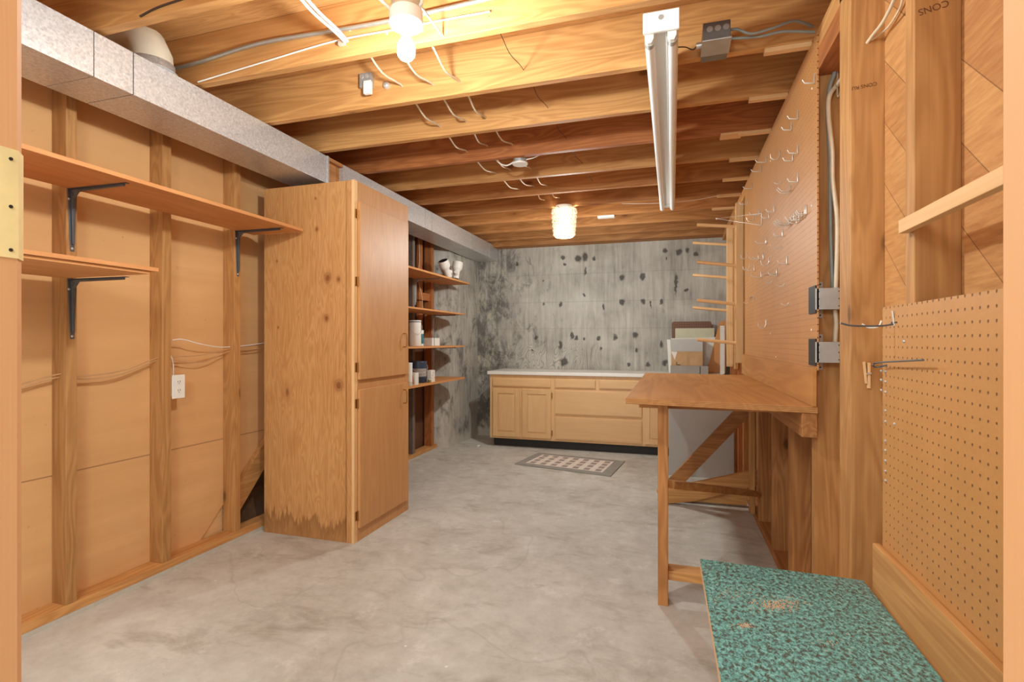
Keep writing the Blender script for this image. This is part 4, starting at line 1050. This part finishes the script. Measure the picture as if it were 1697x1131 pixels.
# hooks on the near board
def hooktube(name, lab, pts, r=.0022, mat='steel', group=None, cat='hook'):
    return single(name, lab, cat, MB().tube(smoothline(pts, 4), r, 8), mat, group)
p = onX(1482, 535, RX - .006)
t = thing('long_peg_hook', 'long dark steel peg hook near the top left of the near pegboard', 'hook', tuple(p), 'near pegboard hooks')
MB().tube(smoothline([(p.x, p.y, p.z - .008), (p.x - .004, p.y, p.z + .03)], 3), .0026, 8).build('stem', 'steel', t)
MB().tube(smoothline([(p.x - .002, p.y, p.z - .004), (p.x - .03, p.y + .001, p.z - .008), (p.x - .09, p.y + .002, p.z - .007), (p.x - .118, p.y + .002, p.z + .0)], 4), .0024, 8).build('prong', 'greysteel', t)
MB().box(p.x - .001, p.x + .001, p.y - .018, p.y + .018, p.z - .002, p.z + .002).build('back_clip', 'darksteel', t)
p = onX(1461, 538, RX - .006)
hooktube('small_peg_hook', 'small white U hook left of the long dark hook on near pegboard', [(p.x, p.y, p.z + .01), (p.x - .008, p.y, p.z - .006), (p.x - .03, p.y, p.z - .008), (p.x - .045, p.y, p.z + .002)], .0022, 'plastic', 'near pegboard hooks')
p = onX(1470, 603, RX - .006); p2 = onX(1530, 597, RX - .03)
hooktube('looped_wire_hook', 'looped dark wire hook sticking out right on the near pegboard', [(p.x, p.y, p.z - .004), (p.x - .02, p.y + .012, p.z - .01), (p.x - .03, p.y + .005, p.z - .004), (p.x - .02, p.y - .01, p.z + .003), (p2.x, p2.y, p2.z)], .0022, 'greysteel', 'near pegboard hooks')
# clothespin
p = onX(1437, 620, .545)
q = onY(1437, 620, 1.884)
cpn = thing('clothespin', 'wooden clothespin clipped on the wide post', 'clothespin', (q.x, 1.88, q.z - .04))
MB().box(q.x - .001, q.x + .007, 1.874, 1.8835, q.z - .045, q.z + .035).build('pin_leg', W('pine', 'z'), cpn, bevel=.001)
MB().bar((q.x - .004, 1.879, q.z - .03), (q.x - .010, 1.879, q.z + .038), .009, .005, (1, 0, 0)).build('pin_leg', W('pine', 'z'), cpn)
MB().tube([(q.x - .006, 1.872, q.z), (q.x + .008, 1.872, q.z + .002)], .003, 8).build('spring', 'steel', cpn)
# grade stamps on the lumber (ink text on the post)
def stamp(txt, x, y, z, size, rotdeg, parent=None):
    cu_ = bpy.data.curves.new('grade_stamp', 'FONT'); cu_.body = txt; cu_.size = size; cu_.extrude = .0002; cu_.align_x = 'CENTER'
    tmp = bpy.data.objects.new('stamp_curve', cu_); COL.objects.link(tmp)
    bpy.context.view_layer.update()
    me = bpy.data.meshes.new_from_object(tmp.evaluated_get(bpy.context.evaluated_depsgraph_get()))
    bpy.data.objects.remove(tmp)
    me.name = 'grade_stamp'; me.materials.clear(); me.materials.append(plain('stamp_ink', lin((110, 64, 34)), .8))
    ob = bpy.data.objects.new('grade_stamp', me); COL.objects.link(ob)
    ob.location = (x, y, z); ob.rotation_euler = (math.radians(90), math.radians(rotdeg), 0)
    return ob
q = onY(1432, 140, 1.884)
tag(stamp('CONS RU', q.x, 1.8845, q.z, .016, 174), 'faint upside down lumber grade stamp on the wide post', 'stamp')
q = onY(1546, 8, 1.4345)
tag(stamp('CONS', q.x, 1.4345, q.z, .022, 168), 'faint upside down grade stamp high on the stud above the near pegboard', 'stamp')

# switch boxes on the stud side
def sbox(lab, v0, v1):
    y = 2.262
    a = onY(1355.5, v0, y); b2 = onY(1391.5, v1, y)
    t = thing('switch_box', lab, 'switch box', ((a.x + b2.x) / 2, y + .03, b2.z), 'metal switch boxes on the right wall')
    MB().box(a.x + .002, b2.x - .002, y + .002, 2.3215, b2.z + .002, a.z - .002).build('box_body', 'darksteel', t, bevel=.002)
    MB().box(RX - .012, b2.x, y - .002, y + .0005, b2.z, a.z).build('cover_plate', 'boxsteel', t, bevel=.003)
    cxm, czm = (a.x + b2.x) / 2, (a.z + b2.z) / 2
    for sx_ in (-.034, .034):
        for sz_ in (-.028, .0, .028):
            MB().lathe((cxm + sx_, y - .0025, czm + sz_), [(.0022, 0), (.0022, .0006)], 'y', 10).build('screw_hole', 'blackhole', t)
    MB().box(RX - .0115, RX - .0065, y + .001, y + .105, b2.z - .012, a.z + .012).build('side_flange', 'darksteel', t)
    MB().box(a.x + .012, a.x + .03, 2.317, 2.3215, b2.z - .03, a.z + .03).build('mounting_bracket', 'conduit', t)
    for zz in (a.z + .02, b2.z - .02):
        MB().lathe((a.x + .021, 2.3155, zz), [(.003, 0), (.003, .0012)], 'y', 10).build('bracket_hole', 'blackhole', t)
    return a, b2
a1, b1 = sbox('upper square metal switch box on the stud by the far pegboard', 478, 513)
a3, b3 = sbox('lower square metal switch box just above the workbench end', 567, 602)
Ys = 2.308
def oY(u, v): return onY(u, v, Ys)
cable('riser_cable', 'grey metal clad cable running down the stud into the upper switch box', [oY(1384, 92), oY(1383, 120), oY(1374, 150), oY(1372, 200), oY(1375, 260), oY(1376, 330), oY(1377, 400), oY(1380, 478)], .0075, 'greycable', 'cables on the switch box stud')
def oY2(u, v): return onY(u, v, Ys - .017)
cable('riser_cable', 'cream cable curving from the post down past the upper switch box', [onY(1404, 118, 2.02), oY2(1390, 138), oY2(1375, 158), oY2(1373, 190), oY2(1379, 250), oY2(1380, 300), oY2(1387, 360), oY2(1387, 420), oY2(1385, 478)], .0085, 'cable', 'cables on the switch box stud')
cable('riser_cable', 'cream cable between the upper and lower switch boxes', [oY(1384, 514), oY(1386, 535), oY(1385, 552), oY(1384, 567)], .0085, 'cable', 'cables on the switch box stud')
cable('riser_cable', 'thin bare wire beside the riser cables high in the bay', [oY(1388, 92), oY(1388, 130), oY(1388, 160), oY(1394, 148), oY(1400, 125)], .0022, 'steel', 'cables on the switch box stud')
cable('loose_cable', 'cream cable stub curving out of the wide post near the ceiling', [onY(1437, 71, 1.884), onY(1445, 60, 1.86), onY(1462, 38, 1.80), onY(1476, 12, 1.74), onY(1486, -12, 1.70)], .005, 'cable', 'loose cables at the post')
cable('loose_cable', 'thinner cream cable beside the stub in the wide post', [onY(1444, 67, 1.884), onY(1456, 58, 1.86), onY(1474, 42, 1.80), onY(1492, 12, 1.70), onY(1497, -12, 1.66)], .003, 'cable', 'loose cables at the post')

# ---------------- wire hooks on the far pegboard
XB = RX - .006
def hk(kind, u, v, lab, L=.05, grp='wire hooks on the far pegboard'):
    p = onX(u, v, XB); x, y, z = p
    y = round(y / .0254) * .0254; z = round(z / .0254) * .0254 + .0
    t = thing('peg_hook', lab, 'hook', (x, y, z), grp)
    if kind == 'L':      # straight prong with an upturned tip, short stem against the board
        MB().tube([(x + .004, y, z + .032), (x - .003, y, z + .030), (x - .004, y, z + .01), (x - .004, y, z - .006)], .0026, 8).build('stem', 'steel', t)
        MB().tube([(x - .002, y, z - .004), (x - .008, y, z - .007), (x - L * .85, y, z - .002), (x - L, y, z + .012)], .0026, 8).build('prong', 'steel', t)
    elif kind == 'U':    # curved tool hook
        MB().tube([(x + .004, y, z + .024), (x - .003, y, z + .022), (x - .004, y, z - .004)], .0024, 8).build('stem', 'steel', t)
        MB().tube(smoothline([(x - .004, y, z - .002), (x - .012, y, z - .018), (x - .028, y, z - .024), (x - .043, y, z - .014), (x - .047, y, z + .006)], 4), .0024, 8).build('prong', 'steel', t)
    elif kind == 'D':    # double prong plier holder
        MB().tube([(x + .004, y, z + .024), (x - .003, y, z + .022), (x - .004, y, z - .004)], .0024, 8).build('stem', 'steel', t)
        for s_ in (-1, 1):
            MB().tube(smoothline([(x - .003, y, z), (x - .012, y + s_ * .012, z - .010), (x - L * .7, y + s_ * .016, z - .006), (x - L, y + s_ * .016, z + .012)], 4), .0022, 8).build('prong', 'steel', t)
    elif kind == 'S':    # small shallow hook
        MB().tube(smoothline([(x, y, z + .008), (x - .008, y, z - .004), (x - .022, y, z - .005), (x - .034, y, z + .003)], 3), .0022, 8).build('prong', 'steel', t)
    elif kind == 'J':    # long wire running along the board with dropped ends
        y2 = y - L
        MB().tube(smoothline([(x - .002, y2, z - .03), (x - .004, y2, z), (x - .004, y, z + .004), (x - .01, y, z - .02), (x - .03, y, z - .036), (x - .045, y, z - .025)], 3), .0022, 8).build('wire', 'steel', t)
    return t
HK = [('L', 1350.8, 130, 'wire hook highest on the far pegboard, near its right edge'),
      ('L', 1323, 196, 'right one of the two close hooks below the highest hook'), ('L', 1313, 210, 'left one of the two close hooks below the highest hook'),
      ('U', 1293, 255, 'curled double looking wire hook at upper middle of the far pegboard'), ('L', 1323, 254, 'right one of the paired hooks right of the curled hook'), ('L', 1315, 268, 'left one of the paired hooks right of the curled hook'),
      ('L', 1270, 268, 'long pronged hook at the upper left slope, higher of two'), ('L', 1262, 284, 'long pronged hook at the upper left slope, lower of two'), ('L', 1247, 313, 'long pronged hook on the left edge above the dowel rack top'),
      ('L', 1240, 336, 'straight wire hook right beside the top of the dowel rack rail'),
      ('S', 1295, 304, 'small shallow hook between the curled hook and the hook cluster'), ('L', 1324, 303, 'single hook right of the small shallow hook'), ('D', 1312, 316, 'double prong hook just below left of a single hook'),
      ('L', 1284, 351, 'hook right of the triangular wire bracket, upper one'), ('L', 1276, 359, 'hook right of the triangular wire bracket, lower one'), ('L', 1259, 355, 'hook seen through the triangular wire bracket, upper one'), ('U', 1250, 362, 'curled hook seen through the triangular wire bracket'),
      ('L', 1299, 385, 'single hook below the slanting row of hooks'), ('L', 1270, 400, 'long thin pronged hook left below the slanting row'), ('S', 1295, 408, 'small shallow hook under the slanting row'),
      ('U', 1239, 426, 'hook at the left edge beside the dowel rack, upper of the lot'), ('U', 1243, 440, 'curled hook at left edge, just under the upper one'), ('L', 1251, 445, 'small hook right of the curled left edge hook'),
      ('L', 1258, 426, 'left one of three small hooks in a row at mid height'), ('L', 1266, 425, 'middle one of three small hooks in a row at mid height'), ('U', 1276, 431, 'right one of three small hooks in a row at mid height'),
      ('L', 1306, 434, 'tall stemmed hook at mid height right of the three small ones'), ('S', 1243, 454, 'tiny hook low at the left edge of the far pegboard'), ('L', 1262, 457, 'hook at the left end of a thin horizontal wire'), ('L', 1289, 453, 'hook at the right end of a thin horizontal wire'),
      ('S', 1280, 471, 'left one of two shallow hooks below the horizontal wire'), ('S', 1300, 476, 'right one of two shallow hooks below the horizontal wire'),
      ('S', 1308, 508, 'bent wire hook low on the right half of the far pegboard'), ('U', 1270, 540, 'lowest hook on the far pegboard, a large open curl')]
for kind, u, v, lab in HK:
    hk(kind, u, v, lab, L={'D': .06}.get(kind, .062 if u < 1272 else .045))
for i in range(8):
    u = 1309 + i * 4.2; v = 375 - i * 4.0
    hk('D' if i in (0, 1, 5) else 'L', u, v, {0: 'double pronged hook at the lower left end of the slanting hook row', 7: 'hook at the upper right end of the slanting hook row'}.get(i, 'one of the crowded wire hooks inside the slanting row on the far pegboard'), L=.07 if i < 2 else .04)
hk('J', 1244, 492, 'wire hook stretched sideways low at left of the far pegboard', .18)
# thin horizontal wire between two hooks
p = onX(1262, 456, XB - .01); p2 = onX(1289, 453, XB - .01)
single('thin_wire', 'thin horizontal wire between two hooks on the far pegboard', 'wire', MB().tube([p, p2], .0015, 6), 'steel')
# triangular wire bracket
p = onX(1262, 358, XB - .004); p2 = onX(1262, 371, XB - .004); q1 = onX(1228, 357, XB - .004)
tipp = onY(1187.6, 362.7, p.y + .10)
tb = thing('wire_bracket', 'triangular wire bracket pointing left from the far pegboard', 'bracket', tuple(p2))
MB().tube([Vector((XB - .004, p.y, p.z + .015)), tipp, Vector((XB - .004, p2.y, p2.z - .01)), Vector((XB - .004, p.y, p.z + .015))], .0024, 8).build('wire_loop', 'steel', tb)
MB().lathe(tuple(tipp), [(.005, -.004), (.006, 0), (.005, .004)], 'z', 10).build('tip', 'plastic', tb)
for (u, v, lab) in ((1346, 147, 'white nail head under the highest hook'), (1277, 267, 'white nail head right of the upper left hooks'), (1345, 341, 'white nail head by the upper end of the slanting hook row'), (1277, 407, 'white nail head at mid height of the far pegboard'), (1345, 547, 'white nail head beside the lower switch box'), (1277, 553, 'white nail head below the lowest curl hook'), (1286, 592, 'white nail head at the bottom edge of the far pegboard')):
    p = onX(u, v, XB)
    single('nail_head', lab, 'nail', MB().lathe((XB - .003, p.y, p.z), [(.001, 0), (.0045, .001), (.0045, .0029)], 'x', 12), 'plastic', 'nails in the far pegboard')

# ================================================================== DOWEL RACKS
def rack(lab, u0, v0, v1, pegs, uend, grp='dowel racks'):
    x0 = RX - .055
    a = onX(u0, v0, x0)
    y0, y1 = a.y, a.y + .04
    zt = a.z; zb = onX(u0, v1, x0).z
    t = thing('dowel_rack', lab, 'rack', (x0, (y0 + y1) / 2, zb), grp)
    MB().box(x0, RX - .0005, y0, y1, zb, zt).build('rail', W('pine', 'z'), t, bevel=.002)
    ym = (y0 + y1) / 2
    for (v, um) in pegs:
        r0 = onX(u0, v, x0)
        e = onY(uend, um, ym)
        MB().tube([Vector((x0 + .004, ym, r0.z)), Vector((e.x, ym, e.z))], .0135, 12).build('dowel', W('pine', 'x'), t)
rack('near dowel rack, its rail with four long pegs beside the far pegboard', 1219.5, 336, 602, [(375, 372.5), (440, 434.5), (504, 498), (569, 563)], 1155)
rack('far dowel rack, its shorter rail with three pegs against the concrete', 1204.5, 374, 608, [(405, 402.5), (460, 456), (515, 510)], 1148)
single('rack_backing', 'wooden upright between the two dowel rack rails', 'board', MB().box(RX - .03, RX - .0005, 4.80, 4.88, .98, 2.30), W('stud', 'z'), bevel=.002)

# ================================================================== WORKBENCH
def ply_edged():
    m = W('bench', 'y').copy(); m.name = 'plywood_bench_top'
    nt = m.node_tree; b = nt.nodes['Principled BSDF']
    src = b.inputs['Base Color'].links[0].from_socket
    t = NT.__new__(NT); t.m = m; t.t = nt; t.b = b
    sep = t.n('ShaderNodeSeparateXYZ'); t.l(t.coords(False), sep.inputs[0])
    wv = t.math('MULTIPLY_ADD', t.math('SINE', t.math('MULTIPLY', sep.outputs[2], 2 * math.pi / .0068)), .5, .5)
    g = t.n('ShaderNodeNewGeometry'); s2 = t.n('ShaderNodeSeparateXYZ'); t.l(g.outputs['Normal'], s2.inputs[0])
    side = t.math('LESS_THAN', t.math('ABSOLUTE', s2.outputs[2]), 0.5)
    fn = t.noise(t.coords(False, (3, 3, 60)), 12, 3)
    k = t.math('MULTIPLY', t.math('MULTIPLY', wv, side), t.math('MULTIPLY', fn, 1.1))
    t.color(t.mix(k, src, lin((110, 66, 32))))
    return m
zb = .965
wbn = thing('workbench', 'plywood topped wooden workbench attached to the right wall', 'workbench', (.17, 3.3, 0))
MB().prism([(-.20, 2.375), (RX - .001, 2.266), (RX - .001, 4.22), (-.205, 4.30)], 'z', zb - .027, zb).build('bench_top', ply_edged(), wbn, bevel=.002)
MB().box(RX - .022, RX - .0065, 2.262, 4.40, zb + .0005, 1.117).build('back_board', W('bench', 'y'), wbn, bevel=.0015)
MB().box(RX - .055, RX - .001, 2.275, 4.20, zb - .122, zb - .0275).build('ledger', W('fir_dark', 'y'), wbn, bevel=.002)
MB().box(-.063, -.018, 2.488, 2.575, 0, zb - .0275).build('leg', W('fir_dark', 'z'), wbn, bevel=.002)
MB().box(-.105, -.06, 4.10, 4.14, 0, zb - .0275).build('leg', W('fir', 'z'), wbn, bevel=.002)
MB().box(-.155, RX - .06, 2.60, 2.64, zb - .07, zb - .0275).build('cross_bearer', W('fir_dark', 'x'), wbn, bevel=.002)
MB().box(-.16, RX - .06, 4.05, 4.09, zb - .07, zb - .0275).build('cross_bearer', W('fir_dark', 'x'), wbn, bevel=.002)
# near bottom stretcher
MB().box(-.018, .45, 2.51, 2.595, .112, .155).build('stretcher', W('fir', 'x'), wbn, bevel=.002)
# far frame: brace, boards and post
yf = 4.09
def pz(u, v, y=yf): 
    p = onY(u, v, y); return (p.x, p.z)
MB().prism([pz(1105, 799), pz(1136, 799), pz(1246, 686), pz(1222, 676)], 'y', yf, yf + .038).build('diagonal_brace', W('fir_dark', 'x'), wbn, bevel=.002)
MB().prism([pz(1088, 814, yf - .045), pz(1255, 779, yf - .045), pz(1255, 806, yf - .045), pz(1148, 832, yf - .045), pz(1098, 836, yf - .045)], 'y', yf - .045, yf - .005).build('lower_board', W('fir', 'x'), wbn, bevel=.002)
MB().prism([pz(1100, 811, yf + .05), pz(1238, 818, yf + .05), pz(1238, 839, yf + .05), pz(1100, 828, yf + .05)], 'y', yf + .05, yf + .09).build('lower_board', W('fir', 'x'), wbn, bevel=.002)
e0 = onY(1104, 802, 2.62); e1 = onX(1250, 818, RX - .03)
MB().bar(e0, e1, .085, .036).build('long_brace', W('fir', 'y'), wbn, bevel=.002)
pu = onX(1240, 700, RX - .03)
MB().box(RX - .03, RX - .001, 3.86, 3.95, .04, zb - .122).build('wall_post', W('fir', 'z'), wbn, bevel=.002)

# ================================================================== TEAL SLAB BENCH
TZ = .552
tt = thing('teal_bench', 'low bench topped with a teal speckled laminate slab, sawdust on it', 'bench', (.31, 1.1, 0))
tm = NT('slab_edge'); tm.color(lin((214, 170, 126))); tm.b.inputs['Roughness'].default_value = .8
MB().prism([(.10, .62), (RX - .031, .62), (RX - .031, 1.672), (.081, 1.69)], 'z', TZ - .003, TZ).build('slab_top', 'teal', tt)
MB().prism([(.10, .62), (RX - .031, .62), (RX - .031, 1.671), (.0815, 1.689)], 'z', TZ - .028, TZ - .003).build('slab_core', tm.m, tt, bevel=.001)
for (a_, b_) in ((.16, 1.52), (.42, 1.52), (.16, .70), (.42, .70)):
    MB().box(a_, a_ + .04, b_, b_ + .06, 0, TZ - .028).build('leg', W('fir_dark', 'z'), tt, bevel=.002)
# sawdust crumbs
sd = MB(); rnd = random.Random(3)
def crumbs(u, v, su, sv, n, r0=.0008, r1=.0022):
    for _ in range(n):
        p = onZ(rnd.gauss(u, su), rnd.gauss(v, sv), TZ)
        if not (.09 < p.x < RX - .04 and .65 < p.y < 1.66): continue
        r = rnd.uniform(r0, r1)
        a = rnd.uniform(0, 3.1)
        c_, s_ = math.cos(a) * r, math.sin(a) * r
        sd.add([(p.x + c_, p.y + s_, TZ + .0002), (p.x - s_, p.y + c_, TZ + .0002), (p.x - c_, p.y - s_, TZ + .0002), (p.x + s_, p.y - c_, TZ + .0002), (p.x, p.y, TZ + .0002 + r)], [(0, 1, 4), (1, 2, 4), (2, 3, 4), (3, 0, 4), (3, 2, 1, 0)])
crumbs(1290, 1003, 22, 6, 320)
crumbs(1235, 1037, 9, 3, 60)
crumbs(1380, 1065, 20, 8, 30)
crumbs(1225, 985, 25, 8, 50)
crumbs(1400, 980, 60, 40, 120, .0005, .0012)
o = sd.build('sawdust', 'dust'); o['kind'] = 'stuff'; tag(o, 'pale sawdust scattered over the teal speckled slab', 'sawdust')

for o in bpy.data.objects:
    if '_o' in o: del o['_o']
    if o.get('label') == 'x': del o['label']; del o['category']
